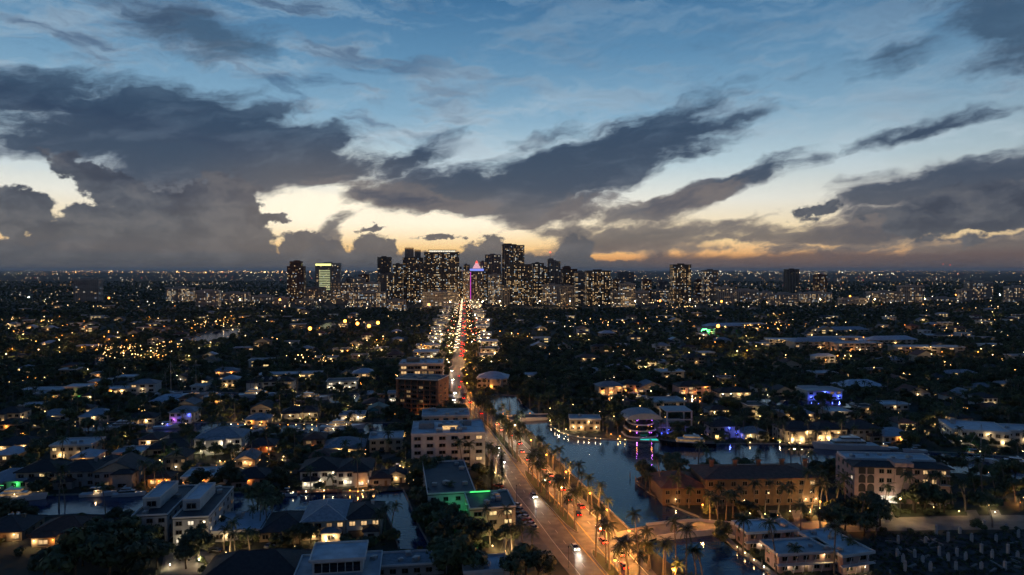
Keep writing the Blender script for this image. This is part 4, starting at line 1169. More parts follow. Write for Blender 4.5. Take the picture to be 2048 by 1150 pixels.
def scatter(n, y0, y1, fn, pad, gap, xlim=None):
    k = tries = 0
    while k < n and tries < n * 60:
        tries += 1
        Y = math.sqrt(RG.uniform(y0 * y0, y1 * y1)); X = RG.uniform(-.78, .78) * Y
        if xlim and not xlim(X, Y): continue
        if not free(X, Y, pad) or near_spot(X, Y, gap): continue
        px, py = PX((X, Y, 0))
        if 985 < px < 1260 and py > 860: continue                    # the boulevard verge stays open
        if px > 1735 and py > 1064: continue                         # so does the rubble lot
        if any(0 < (X - fx) * -s_ * -1 * 0 + 1 and abs((X - fx) * c + (Y - fy) * s_) < hw * .8 and -7 < -(X - fx) * s_ + (Y - fy) * c < 0 for fx, fy, c, s_, hw, d, b0 in FOOT if abs(X - fx) < 30 and abs(Y - fy) < 30) and RG.random() < .75: continue
        fn(X, Y); k += 1


scatter(90, 225, 520, lambda x, y: plant('palm_tree', 'palm tree', PALMS[RG.randrange(6)], x, y, RG.uniform(.7, 1.0), 'palm trees of the waterfront', 'palm tree'), 1.0, 2.5)
scatter(225, 230, 640, lambda x, y: plant('leafy_tree', 'tree', TREES[RG.randrange(5)], x, y, RG.uniform(.65, 1.15), 'leafy trees between the houses', 'leafy tree'), 3.5, 3.0)

# ---------------------------------------------------------------- houses further off, shops, towers
def mid_house(x, y, W=None, st=None, roof=None):
    W = W or RG.uniform(12, 22); roof = roof or RG.choice(('hip', 'hip', 'flat', 'gable', 'flat'))
    rm = RG.choice((M_rblue, M_rblue, M_rwhite, M_rgrey, M_rdark, M_rterra, M_rwhite)) if roof == 'flat' else RG.choice((M_rblue, M_rgrey, M_rdark, M_rdark, M_rterra, M_rterra))
    lt = RG.choice(('d', 'd', 'dw', 'gd', 'dm', 'w', 'g'))
    lm = RG.choice(('', '', 'w', 'w', 'ww', 'c', 's'))
    nm = {M_rblue: 'pale blue-roofed', M_rwhite: 'white-roofed', M_rgrey: 'grey-roofed', M_rdark: 'dark-roofed', M_rterra: 'clay-roofed'}[rm]
    return house(None, '', Vector((x, y, 0)), W, RG.uniform(9, 14), st or RG.choice((1, 1, 1, 2)), roof, RG.choice((M_white, M_cream, M_beige, M_white)), rm, rot=RG.choice((8, 8, 4, -82 + 90)), lit=lt, lamps=lm,
                 watts=RG.uniform(60, 220), near=False, auto='%s house' % nm, group='houses among the trees', bays=RG.choice((2, 3)), door=False)


def spread(n, box, gap, fn, tries=4000):
    """things set apart over a quadrilateral of the ground given by its place in the photograph"""
    done = []
    while len(done) < n and tries:
        tries -= 1
        px, py = RG.uniform(box[0], box[1]), RG.uniform(box[2], box[3])
        v = G(px, py)
        if any((v.x - a) ** 2 + (v.y - b_) ** 2 < gap * gap for a, b_ in done): continue
        if wet(v.x, v.y) or inside(ROADPOLY, v.x, v.y) or any(free(v.x + dx, v.y + dy, 2) is False for dx, dy in ((-9, 0), (9, 0), (0, 12), (0, -3))): continue
        done.append((v.x, v.y)); fn(v.x, v.y)


spread(46, (0, 800, 632, 745), 26, mid_house)
spread(52, (1040, 2048, 632, 735), 26, mid_house)
spread(14, (1040, 2048, 735, 800), 26, mid_house)
spread(28, (0, 800, 616, 676), 26, mid_house)
spread(32, (1040, 2048, 614, 690), 26, mid_house)
spread(34, (0, 790, 745, 960), 15, lambda x, y: mid_house(x, y, RG.uniform(8.5, 13)))
spread(16, (1420, 2048, 760, 885), 17, lambda x, y: mid_house(x, y, RG.uniform(9, 14)))
for k, (a, W, st) in enumerate((((1640, 700), 62, 3), ((1720, 704), 50, 3), ((1860, 706), 72, 2), ((1790, 690), 60, 2), ((1680, 686), 66, 2), ((1580, 690), 50, 2), ((1450, 656), 60, 1), ((1500, 652), 50, 1), ((1900, 676), 60, 1), ((1700, 664), 60, 1))):
    house(None, '', a, W, 18, st, 'hip' if k % 3 == 0 else 'flat', M_cream, M_rblue, rot=8 - 6 * (k % 3), lit='ddw', lamps='w', watts=260, near=False, auto='long blue-roofed terrace', group='long terraces on the right', bays=8, door=False, cat='terrace', name='terrace')
for sd in (-1, 1):
    s = 13.6
    while s < 18.6:
        v = along(s, .5); w_ = RG.uniform(12, 26); x = v.x + sd * (RG.uniform(20, 28) + w_ / 2)
        if not blocked(x, v.y, 9): house(None, '', Vector((x, v.y, 0)), w_, RG.uniform(14, 22), RG.choice((1, 1, 2)), 'flat', RG.choice((M_white, M_cream, M_grey)), RG.choice((M_rwhite, M_rtar, M_rblue)), rot=4, lit='gcwd', lamps='cw', watts=RG.uniform(300, 800),
              near=False, auto='lit flat-roofed shop', group='shops along the far boulevard', bays=4, door=False, cat='shop', name='shop')
        s += .17 if s > 15 else .25

W_LIT = [emit('tower_window_warm', (1.0, .66, .32), .85, .8, False), emit('tower_window_cool', (1.0, .9, .7), .95, .8, False), emit('tower_window_low', (1.0, .58, .24), .3, .8, False), emit('tower_window_blue', (.6, .8, 1.0), .5, .8, False)]
M_tdark = mat('tower_dark', (.09, .085, .08), .6, var=.2, scale=.05)
M_tgrey = mat('tower_grey', (.22, .21, .2), .7, var=.15, scale=.05)
M_tpale = mat('tower_pale', (.4, .37, .33), .75, var=.15, scale=.05)
M_tred = mat('tower_red', (.17, .075, .055), .75, var=.2, scale=.05)
M_tglass = mat('tower_glass', (.03, .035, .042), .12, var=.3, scale=.1, spec=.8)
RT = random.Random(23)


def facade(t, x0, x1, y0, y1, z0, z1, lit, fh, bay, wfrac=.62, hfrac=.55, sides=(0, 1, 2)):
    ql, qd = MB(), MB()
    rows = int((z1 - z0 - 1) / fh)
    flo = [RT.choice((.3, .6, .8, 1.0, 1.4)) for _ in range(rows)]
    for f in sides:
        L_ = (x1 - x0) if f == 0 else (y1 - y0)
        nb = max(2, int(L_ / bay)); bw = L_ / nb
        for k in range(nb):
            colp = RT.choice((.25, .6, 1.0, 1.3, 1.9)); rr = random.Random(RT.randrange(9999))
            for r in range(rows):
                a = bw * (k + .5 - wfrac / 2); b_ = bw * (k + .5 + wfrac / 2); za = z0 + fh * (r + .28); zb = za + fh * hfrac
                if f == 0: pts = [(x0 + a, y0 - .06, za), (x0 + b_, y0 - .06, za), (x0 + b_, y0 - .06, zb), (x0 + a, y0 - .06, zb)]
                elif f == 1: pts = [(x1 + .06, y0 + a, za), (x1 + .06, y0 + b_, za), (x1 + .06, y0 + b_, zb), (x1 + .06, y0 + a, zb)]
                else: pts = [(x0 - .06, y1 - a, za), (x0 - .06, y1 - b_, za), (x0 - .06, y1 - b_, zb), (x0 - .06, y1 - a, zb)]
                if RT.random() < lit * colp * flo[r]: ql.face(pts, RT.choice((0, 0, 1, 2, 2, 2, 3)))
                else: qd.face(pts)
    if ql.f: link('lit_windows', ql.mesh('lit_windows', W_LIT), t)['kind'] = 'stuff'
    if qd.f: link('dark_windows', qd.mesh('dark_windows', M_tglass), t)['kind'] = 'stuff'


def tower(ref, tail, x0, x1, yt, Y, D=26, wall=None, lit=.3, fh=3.4, bay=3.8, tiers=(), rot=4, auto=None, group=None, cat='tower', name='tower', ybase=None, wf=.62, hf=.55, fins=0, slabs=False):
    xa, xb = (x0 - 1024) / F_PX * Y, (x1 - 1024) / F_PX * Y
    W = (xb - xa) * .93; hh = CAM_H + (540 - yt) / F_PX * Y
    p = Vector(((xa + xb) / 2, Y, 0))
    t = thing(name, None if auto else ('%s %s' % (ref, tail)).strip(), cat, p, math.radians(rot), group, auto)
    if not auto: MARKS.append((ref, ((x0 + x1) / 2, (yt + 600) / 2)))
    wall = wall or M_tdark
    blk = [(-W / 2, W / 2, 0, D, 0, hh)] if not tiers else []
    for fx0, fx1, fd, fz0, fz1 in tiers: blk.append((-W / 2 + W * fx0, -W / 2 + W * fx1, D * (1 - fd) / 2, D * (1 + fd) / 2, hh * fz0, hh * fz1))
    for bk in blk:
        link('wall', MB().box(*bk).mesh('wall', wall), t)
        facade(t, *bk, lit, fh, bay, wf, hf)
        if slabs:
            q = MB()
            for r in range(1, int((bk[5] - bk[4]) / fh)): q.box(bk[0] - .9, bk[1] + .9, bk[2] - 1.0, bk[2] - .1, bk[4] + r * fh, bk[4] + r * fh + .35)
            link('balcony_slabs', q.mesh('balcony_slabs', wall), t)['kind'] = 'stuff'
        x0_, x1_, y0_, y1_, z0_, z1_ = bk
        q = MB().box(x0_ - .3, x1_ + .3, y0_ - .3, y0_ + .3, z1_ + .001, z1_ + 1.4); q.box(x0_ - .3, x1_ + .3, y1_ - .3, y1_ + .3, z1_ + .001, z1_ + 1.4)
        q.box(x0_ - .3, x0_ + .3, y0_ + .301, y1_ - .301, z1_ + .001, z1_ + 1.4); q.box(x1_ - .3, x1_ + .3, y0_ + .301, y1_ - .301, z1_ + .001, z1_ + 1.4)
        link('parapet', q.mesh('parapet', wall), t)
        cx, cy = (x0_ + x1_) / 2 + RT.uniform(-2, 2), (y0_ + y1_) / 2
        if z1_ >= hh * .98: link('plant_room', MB().box(cx - W * .18, cx + W * .18, cy - 4, cy + 4, z1_ + .002, z1_ + 4.2).mesh('plant_room', wall), t)
    for k in range(fins): link('fin', MB().box(-.5, .5, -1.2, -.08, 0, hh).mesh('fin', M_tpale), t, (-W / 2 + W * (k + .5) / fins, 0, 0))
    return t, W, hh


TW = tower
TW('red-brown stepped tower', 'standing alone left of downtown', 573, 608, 528, 1950, 28, M_tred, .16, tiers=((0, 1, 1, 0, .93), (.15, .85, .8, .93, 1.06)))
t_, W, hh = TW('yellow-crowned office tower', 'with a glowing top band', 629, 681, 527, 2050, 30, M_tpale, .12, tiers=((0, 1, 1, 0, 1.0),), wf=.7)
link('crown_light', MB().box(-W / 2 + 1, W * .15, -.3, -.1, hh - 6.5, hh - .5).mesh('crown_light', emit('crown_glow', (.95, .95, .32), 1.6)), t_)
q = MB()
for r in range(12): q.box(-W * .34, W * .1, -.28, -.1, 30 + r * 5.2, 32.6 + r * 5.2)
link('lit_floors', q.mesh('lit_floors', emit('lit_floor', (.8, .85, .45), .55, .6, False)), t_)
TW('slim dark slab tower', 'left of the tallest cluster', 754, 783, 515, 2000, 24, M_tdark, .12)
TW('cream shoulder block', 'under the slim dark slab', 755, 800, 548, 1900, 24, M_tgrey, .3)
t_, W, hh = TW('round-topped dark tower', 'with two stepped drums', 804, 848, 516, 1900, 30, M_tdark, .34)
for x, r, h_ in ((-W * .2, W * .22, 29), (W * .22, W * .15, 23)):
    link('drum', MB().tube([(x, 14, hh + .01), (x, 14, hh + h_)], [r, r], 14).mesh('drum', M_tgrey), t_)
    link('drum_light', MB().tube([(x, 14, hh + h_ - 4), (x, 14, hh + h_ - 1)], [r + .2, r + .2], 14, cap=False).mesh('drum_light', W_LIT[2]), t_)
t_, W, hh = TW('broad dark residential tower', 'with a lit rooftop colonnade', 846, 921, 505, 1850, 34, M_tdark, .36, bay=3.6, slabs=True)
link('roof_canopy', MB().box(-W * .4, W * .42, 2, 30, hh + 6, hh + 7.6).mesh('roof_canopy', M_tgrey), t_)
link('colonnade_light', MB().box(-W * .36, W * .38, 4, 28, hh + 1.5, hh + 5.6).mesh('colonnade_light', W_LIT[1]), t_)
t_, W, hh = TW('neon pyramid tower', 'with red and blue lit crown and purple edge', 939, 968, 541, 1950, 26, M_tgrey, .3)
link('pyramid', MB().tube([(0, 13, hh + 6), (0, 13, hh + 28)], [12, .5], 4).mesh('pyramid', emit('neon_white_pink', (1.0, .5, .6), .8)), t_)
link('neon_rim', MB().tube([(0, 13, hh + 21), (0, 13, hh + 28.5)], [4.4, .9], 4, cap=False).mesh('neon_rim', emit('neon_red', (1, .1, .08), 1.6)), t_)
link('neon_band', MB().box(-W / 2 - .6, W / 2 + .6, -.8, 27, hh - 1, hh + 5).mesh('neon_band', emit('neon_blue', (.25, .32, 1.0), 1.0)), t_)
link('neon_edge', MB().box(-W / 2 - .5, -W / 2 + 2.6, -.6, -.1, 0, hh - 4).mesh('neon_edge', emit('neon_purple', (.75, .06, .7), .9)), t_)
TW('white-edged lit shaft', 'left of the neon pyramid tower', 925, 941, 542, 1900, 18, M_tpale, .5, bay=3)
TW('grey ribbed tower', 'left of the tallest tower', 969, 1003, 510, 2000, 28, M_tgrey, .12, fins=6)
TW('pale office block with bright grid', 'in front of the grey ribbed tower', 976, 1004, 549, 1800, 22, M_tpale, .55, bay=3.2)
TW('tallest dark tower', 'at the centre of downtown', 1003, 1052, 491, 1900, 30, M_tdark, .25, fins=5, tiers=((0, .97, 1, 0, 1.0), (.0, .45, 1, 1.0, 1.012)))
TW('busy-windowed dark tower', 'in front of the tallest tower', 1012, 1066, 529, 1750, 28, M_tdark, .45, bay=3.4, slabs=True)
TW('lit balcony tower', 'right of the tallest tower', 1064, 1089, 527, 1850, 26, M_tdark, .5, bay=3.2)
t_, W, hh = TW('pale slab with a red beacon', 'and thin mast', 1095, 1122, 522, 1950, 24, M_tgrey, .08, fins=3, tiers=((0, 1, 1, 0, .985), (0, .45, 1, .985, 1.03)))
link('mast', MB().tube([(-W * .28, 10, hh * 1.03), (-W * .28, 10, hh + 24)], [.5, .25], 5).mesh('mast', M_steel), t_); link('beacon', MB().ball((-W * .28, 10, hh + 25), 1.6, 6).mesh('beacon', emit('beacon_red', (1, .06, .04), 9)), t_)
TW('red brick hotel', 'with a low lit sign', 1122, 1156, 536, 2050, 26, M_tred, .12, tiers=((0, 1, 1, 0, .96), (.1, .6, .8, .96, 1.02)))
TW('banded office block', 'with lit strip windows', 1150, 1173, 544, 1850, 24, M_tgrey, .35, bay=6, wf=.9, hf=.35)
TW('twin dark residential tower', 'behind low cream blocks', 1172, 1223, 542, 1750, 30, M_tdark, .4, bay=3.4, slabs=True)
TW('grey banded slab', 'behind the pink mid-rise row', 1235, 1269, 545, 2250, 24, M_tgrey, .1, bay=5, wf=.85, hf=.35)
TW('lone tall residential tower', 'right of downtown', 1344, 1384, 530, 1800, 30, M_tdark, .42, bay=3.4, slabs=True)
TW('right residential tower', 'with a pale flank', 1408, 1438, 541, 1900, 28, M_tgrey, .32)
TW('black unlit slab tower', 'far right of downtown', 1573, 1600, 539, 2600, 30, M_tdark, .02, fins=8)
TW('dim reddish tower', 'right of the black slab', 1632, 1656, 550, 2300, 24, M_tred, .25)
TW('white office block on the left', 'standing alone above a bright road', 146, 197, 558, 1900, 26, M_tpale, .06, bay=5, wf=.85, hf=.4)
TW('small pale tower', 'at the right edge of the city', 1936, 1990, 564, 2000, 24, M_tpale, .2)
TW('edge apartment block', 'cut by the right edge', 2018, 2060, 574, 1850, 24, M_tpale, .35)
TW('hotel lit solid orange', 'below the cream shoulder block', 772, 812, 601, 1500, 18, M_tpale, .95, bay=4)
TW('white car park', 'with bright ramps left of the orange-lit hotel', 696, 772, 585, 1650, 22, M_tpale, .6, bay=3, wf=.5, hf=.7)
TW('yellow car park', 'under the broad dark tower', 842, 920, 585, 1650, 20, M_tpale, .3, bay=5, wf=.9, hf=.4)
for a, m_, l_ in (((690, 712, 556), M_tgrey, .25), ((716, 738, 550), M_tred, .2), ((785, 806, 529), M_tdark, .3), ((838, 853, 530), M_tgrey, .35), ((903, 924, 534), M_tdark, .3), ((927, 940, 530), M_tgrey, .25), ((958, 974, 524), M_tdark, .3),
                  ((1052, 1067, 541), M_tgrey, .3), ((1086, 1098, 535), M_tdark, .35), ((1126, 1141, 541), M_tdark, .3), ((1200, 1224, 556), M_tgrey, .35), ((1226, 1242, 560), M_tred, .3), ((668, 690, 566), M_tdark, .3), ((1286, 1304, 560), M_tred, .3), ((1316, 1336, 562), M_tgrey, .3), ((1392, 1406, 560), M_tred, .25)):
    TW('', '', a[0], a[1], a[2], RT.uniform(1850, 2100), 22, m_, l_, auto='slim tower', group='slim towers of downtown', bay=3.4, slabs=RT.random() < .5)
for a in ((1240, 1272, 568), (1268, 1300, 571), (1296, 1345, 569), (1085, 1125, 570), (1120, 1150, 572), (1060, 1100, 590), (330, 386, 576), (390, 436, 582), (438, 496, 574), (500, 545, 580), (545, 575, 590), (588, 632, 588), (610, 650, 576), (660, 706, 560), (700, 730, 545), (725, 760, 566), (788, 808, 538), (862, 905, 596), (1540, 1600, 588), (1600, 1668, 586), (1680, 1740, 585),
          (1738, 1800, 584), (1800, 1852, 572), (1860, 1920, 590), (1460, 1520, 580), (1380, 1412, 583), (1436, 1470, 575), (1520, 1545, 584), (1925, 1945, 574), (1004, 1020, 575), (1225, 1240, 578), (890, 945, 620), (1040, 1075, 612)):
    TW('', '', a[0], a[1], a[2] + RT.choice((0, 0, 6, 12)), RT.uniform(1650, 1950), RT.uniform(18, 26), RT.choice((M_tpale, M_tgrey, M_tpale)), RT.uniform(.15, .5), auto='mid-rise block', group='mid-rise blocks round downtown', cat='mid-rise', name='mid_rise_block', bay=RT.choice((3.2, 4, 5)))

# ---------------------------------------------------------------- the woods and the low planting, uncountable
def gn_stuff(name, label, pts, srcs, mi, srcs2=None):
    me = bpy.data.meshes.new(name)
    me.from_pydata([p[:3] for p in pts], [], [])
    for an, col in (('sc', 3), ('rz', 4)):
        at = me.attributes.new(an, 'FLOAT', 'POINT'); at.data.foreach_set('value', [p[col] for p in pts])
    at = me.attributes.new('pick', 'INT', 'POINT'); at.data.foreach_set('value', [RT.randrange(len(srcs)) for p in pts])
    o = link(name, me); tag(o, label, 'trees' if mi else 'shrubs', None, 'stuff')
    ng = bpy.data.node_groups.new(name, 'GeometryNodeTree')
    ng.interface.new_socket('Geometry', in_out='INPUT', socket_type='NodeSocketGeometry'); ng.interface.new_socket('Geometry', in_out='OUTPUT', socket_type='NodeSocketGeometry')
    gi, go = ng.nodes.new('NodeGroupInput'), ng.nodes.new('NodeGroupOutput')
    jn = ng.nodes.new('GeometryNodeJoinGeometry')
    for s_ in srcs:
        oi = ng.nodes.new('GeometryNodeObjectInfo'); oi.inputs[0].default_value = s_; oi.inputs['As Instance'].default_value = True
        ng.links.new(oi.outputs['Geometry'], jn.inputs[0])
    ip = ng.nodes.new('GeometryNodeInstanceOnPoints'); ip.inputs['Pick Instance'].default_value = True
    na = {}
    for an, ty in (('sc', 'FLOAT'), ('rz', 'FLOAT'), ('pick', 'INT')):
        n_ = ng.nodes.new('GeometryNodeInputNamedAttribute'); n_.data_type = ty; n_.inputs[0].default_value = an; na[an] = n_.outputs[0]
    cx = ng.nodes.new('ShaderNodeCombineXYZ'); ng.links.new(na['rz'], cx.inputs[2])
    ng.links.new(gi.outputs[0], ip.inputs['Points']); ng.links.new(jn.outputs[0], ip.inputs['Instance']); ng.links.new(na['pick'], ip.inputs['Instance Index'])
    ng.links.new(cx.outputs[0], ip.inputs['Rotation']); ng.links.new(na['sc'], ip.inputs['Scale']); 
    if srcs2:                    # trunks under the same crowns
        j2 = ng.nodes.new('GeometryNodeJoinGeometry'); i2 = ng.nodes.new('GeometryNodeInstanceOnPoints'); i2.inputs['Pick Instance'].default_value = True
        for s_ in srcs2:
            oi = ng.nodes.new('GeometryNodeObjectInfo'); oi.inputs[0].default_value = s_; oi.inputs['As Instance'].default_value = True
            ng.links.new(oi.outputs['Geometry'], j2.inputs[0])
        for a_, b_ in ((gi.outputs[0], 'Points'), (j2.outputs[0], 'Instance'), (na['pick'], 'Instance Index'), (cx.outputs[0], 'Rotation'), (na['sc'], 'Scale')): ng.links.new(a_, i2.inputs[b_])
        j3 = ng.nodes.new('GeometryNodeJoinGeometry'); ng.links.new(ip.outputs[0], j3.inputs[0]); ng.links.new(i2.outputs[0], j3.inputs[0]); ng.links.new(j3.outputs[0], go.inputs[0])
    else: ng.links.new(ip.outputs[0], go.inputs[0])
    md = o.modifiers.new(name, 'NODES'); md.node_group = ng
    return o


CROWNS = [o for o in bpy.data.objects if o.name.startswith('crown') and o.data in [c for _, c in TREES]]
seen_, SRC = set(), []
for o in CROWNS:
    if o.data.name not in seen_: seen_.add(o.data.name); SRC.append(o)
pts = []
Y = 470.0
while Y < 5200:
    gap = 8.6 if Y < 900 else 11 if Y < 1500 else 13 if Y < 2300 else 24 if Y < 3500 else 38
    X = -.80 * Y
    while X < .80 * Y:
        x, y = X + RT.uniform(-.45, .45) * gap, Y + RT.uniform(-.45, .45) * gap
        px, py = PX((x, y, 0))
        ok = True
        if y < 640:      # between the houses only where the photograph shows closed woods
            ok = (1030 < px < 1215 and 728 < py < 815) or (1700 < px and py < 830) or (px < 800 and py < 735) or py < 722
        if 1560 < y < 2300 and 560 < px < 1470 and RT.random() < .85: ok = False
        if y > 1500 and RT.random() < .35: ok = False
        if y < 1500 and RT.random() < .15: ok = False
        if ok and not (inside(ROADPOLY, x, y) or wet(x, y) or blocked(x, y, 4.0)) and not (y < 650 and near_spot(x, y, 2)):
            infront = y < 1300 and any(abs((x - fx) * c + (y - fy) * s_) < hw and -26 < -(x - fx) * s_ + (y - fy) * c < 0 for fx, fy, c, s_, hw, d, b0 in FOOT if abs(x - fx) < 32 and abs(y - fy) < 32)
            if not (infront and RT.random() < .6):
                pts.append((x, y, -.8, RT.uniform(.4, .9 if y < 900 else .75) * (1.0 if y < 2300 else 1.5), RT.uniform(0, 6.28)))
        X += gap
    Y += gap
Y = 215.0
while Y < 640:                   # small garden trees that fill the plots of the near rows
    X = -.8 * Y
    while X < .8 * Y:
        x, y = X + RT.uniform(-.48, .48) * 7.5, Y + RT.uniform(-.48, .48) * 7.5
        X += 7.5
        px, py = PX((x, y, 0))
        if (985 < px < 1275 and py > 860) or (px > 1735 and py > 1064) or (1430 < px < 1760 and py > 1040) or (320 < px < 440 and py > 1095) or (620 < px < 690 and py > 1078) or (px < 500 and 1026 < py < 1062) or RT.random() < .22: continue
        if not free(x, y, 1.6) or near_spot(x, y, .6): continue
        if any(abs((x - fx) * c + (y - fy) * s_) < hw * .9 and -9 < -(x - fx) * s_ + (y - fy) * c < 0 for fx, fy, c, s_, hw, d, b0 in FOOT if abs(x - fx) < 30 and abs(y - fy) < 30) and RT.random() < .55: continue
        pts.append((x, y, -.9, RT.choice((.32, .4, .5, .6, .75, .9)) * RT.uniform(.9, 1.1), RT.uniform(0, 6.28)))
    Y += 7.5
print('forest', len(pts))
gn_stuff('woodland', 'dark closed woodland spreading between the house rows and downtown', pts, SRC, 1)
pts = []
for k in range(5200):
    Y = math.sqrt(RT.uniform(195 ** 2, 620 ** 2)); X = RT.uniform(-.8, .8) * Y
    if not free(X, Y, .6): continue
    px, py = PX((X, Y, 0))
    if (985 < px < 1275 and py > 860) or (px > 1735 and py > 1064): continue
    pts.append((X, Y, -1.0, RT.uniform(.16, .36), RT.uniform(0, 6.28)))
gn_stuff('shrubbery', 'dark garden shrubs and hedges around the near houses', pts, SRC, 0)
pts = []
for k in range(900):
    px, py = RT.uniform(1740, 2060), RT.uniform(1066, 1165); v = G(px, py)
    pts.append((v.x, v.y, -.3, RT.uniform(.05, .13), RT.uniform(0, 6.28)))
gn_stuff('weeds', 'low weeds over the broken concrete lot', pts, SRC, 0)

pts = []
for k in range(1500):            # palms further back and in the gaps, beyond the ones told apart
    Y = math.sqrt(RT.uniform(240 ** 2, 760 ** 2)); X = RT.uniform(-.78, .78) * Y
    if not free(X, Y, 1.2) or near_spot(X, Y, 1.2): continue
    px, py = PX((X, Y, 0))
    if (940 < px < 1290 and py > 840) or (px > 1735 and py > 1064) or (1430 < px < 1760 and py > 1040) or (1040 < px < 1200 and 720 < py < 830): continue
    pts.append((X, Y, 0, RT.uniform(.6, 1.0), RT.uniform(0, 6.28)))
    if len(pts) > 620: break
PS = []
for m_ in range(6):
    PS.append(next(o for o in bpy.data.objects if o.name.startswith('crown') and o.data == PALMS[m_][1]))
gn_stuff('palm_grove', 'many further palms between the houses and along the canals', pts, PS, 1, [next(c for c in o.parent.children if c.name.startswith('trunk')) for o in PS])
# ---------------------------------------------------------------- lamps
lantern = {}
for k_, l_ in (('s', L_sod), ('c', L_cbulb), ('w', L_bulb)):
    lantern[k_] = MB().ball((0, 0, 0), .36, 8).mesh('lantern', l_)
lantern['S'] = MB().ball((0, 0, 0), 1.1, 8).mesh('lantern', emit('flood_sodium', (1.0, 0.3, 0.035), 14)); lantern['C'] = MB().ball((0, 0, 0), .45, 8).mesh('lantern', emit('flood_white', (1.0, 0.9, 0.7), 170)); lantern['W'] = MB().ball((0, 0, 0), .45, 8).mesh('lantern', emit('flood_warm', (1.0, 0.6, 0.25), 170))
POLE = MB().tube([(0, 0, 0), (0, 0, .6), (0, 0, .62), (0, 0, 7.6)], [.17, .17, .1, .07], 7).mesh('pole', M_steel)
HOOD = MB().tube([(0, 0, 8.28), (0, 0, 8.5)], [.42, .12], 8).mesh('hood', M_steel)


def street_lamp(v, key, watts, auto='street lamp', group='street lamps', lit=True, sc=1.0):
    t = thing('street_lamp', None, 'street lamp', v, 0, group, auto); t.scale = (sc, sc, sc)
    link('pole', POLE, t); link('hood', HOOD, t)
    if lit:
        link('lantern', lantern[key], t, (0, 0, 7.95)); lamp(t, (0, 0, 7.35), watts, LCOL[key.lower()], .2)
    else: link('lantern', MB().tube([(0, 0, 7.62), (0, 0, 8.2)], [.16, .3], 6).mesh('lantern', M_glass), t)
    return t


for px, py, c, w in ((1093, 909, 's', 3200), (1132, 943, 's', 3800), (1180, 986, 's', 4200), (1214, 1018, 's', 4600), (1258, 1061, 's', 4600), (1346, 1137, 's', 4200), (1030, 850, 'c', 2600), (1006, 827, 's', 3600), (941, 785, 's', 3600), (934, 766, 's', 3600), (934, 749, 's', 3200),
                     (1062, 880, 's', 2600), (1230, 1120, 's', 3600)):
    street_lamp(G(px, py, 8.0).xy.to_3d(), c, w * 1.9, 'glowing street lamp', 'lit street lamps of the boulevard')
for px, py, c, w in ((1640, 1040, 's', 2600), (1800, 1034, 'w', 1500), (1976, 1030, 'w', 3200), (1405, 1047, 's', 2600)): street_lamp(G(px, py), c, w, 'side road lamp', 'lamps of the side road', True, .85)
for px, py in ((1033, 1004), (1072, 1055), (1137, 1136), (1000, 958)): street_lamp(G(px, py), 'w', 0, 'unlit black lamp post', 'unlit posts on the left pavement', False, .8)
for s in (13.0, 13.6, 14.2, 14.7, 15.2, 15.7, 16.2, 16.7, 17.3, 18.0):
    for tt in (-.12, 1.12): street_lamp(along(s, tt), 'w' if tt < 0 else 's', 13000, 'far street lamp', 'street lamps of the far boulevard')
for px, py, c, w in ((715, 670, 's', 90000), (756, 668, 's', 130000), (738, 676, 's', 30000), (690, 664, 's', 30000), (858, 624, 's', 20000), (620, 682, 's', 40000), (1443, 616, 's', 26000), (1436, 676, 's', 16000), (218, 608, 's', 16000), (58, 606, 'c', 16000), (1606, 604, 'c', 16000), (1658, 603, 'c', 16000), (1830, 600, 'c', 18000), (2000, 600, 'c', 26000),
                     (1912, 600, 's', 12000), (640, 613, 'c', 22000), (560, 612, 's', 9000), (735, 614, 'c', 26000), (900, 617, 'w', 24000), (965, 616, 'w', 22000), (1000, 616, 'w', 24000), (1080, 615, 'w', 24000), (1140, 615, 'w', 24000), (1232, 614, 'w', 24000), (1270, 616, 'w', 26000), (1320, 615, 's', 24000), (1380, 612, 'w', 24000), (840, 616, 'w', 24000), (480, 612, 'w', 18000), (1560, 611, 'w', 22000), (1640, 611, 'w', 22000), (1750, 611, 'w', 22000), (1850, 610, 'w', 18000),  # lamps along the foot of downtown, added to brighten the building bases
                     (470, 604, 'c', 14000), (170, 602, 'w', 18000), (1700, 604, 's', 20000), (1780, 603, 's', 16000)):
    street_lamp(G(px, py), c.upper(), w * (1.6 if c == 's' else .7), 'flaring distant floodlight', 'floodlights beyond the woods', True, 2.0)

k = 0
RM = random.Random(77)
while k < 120:                  # lamps added at random spots to light the crowns round them
    px, py = RM.choice((RM.uniform(0, 880), RM.uniform(960, 2048))), 612 + 120 * RM.random() ** .8
    if 1040 < px < 1200 and py > 700: continue
    v = G(px, py); c = RM.choice('sswww')
    if blocked(v.x, v.y, 1) or wet(v.x, v.y): continue
    street_lamp(v, c, RM.choice((700, 1500, 2500, 5000)) * (v.y / 800) ** 1.3, 'added lamp among the trees', 'lamps added among the woods', True, RM.uniform(.85, 1.3)); k += 1
SPIKE = {}
for k_, l_ in (('w', L_bulb), ('c', L_cbulb), ('s', L_sod), ('g', L_green), ('d', emit('dock_bulb', (1.0, .62, .26), 4.5))):
    q = MB().tube([(0, 0, 0), (0, 0, .7)], [.05, .05], 5, 1); q.tube([(0, 0, .7), (0, 0, .76)], [.2, .2], 7, 1); q.ball((0, 0, .95), .2, 6, 0)
    SPIKE[k_] = q.mesh('garden_lamp', [l_, M_steel])


def garden_lamp(v, key='w', watts=70, kind='garden lamp', grp='garden lamps', h=1.6):
    o = link('garden_lamp', SPIKE[key], None, (v[0], v[1], .1)); tag(o, None, 'garden lamp', grp); AUTO.append((o, kind))
    if watts: lamp(o, (0, 0, h), watts, LCOL.get(key, LCOL['c']), .15)
    return o


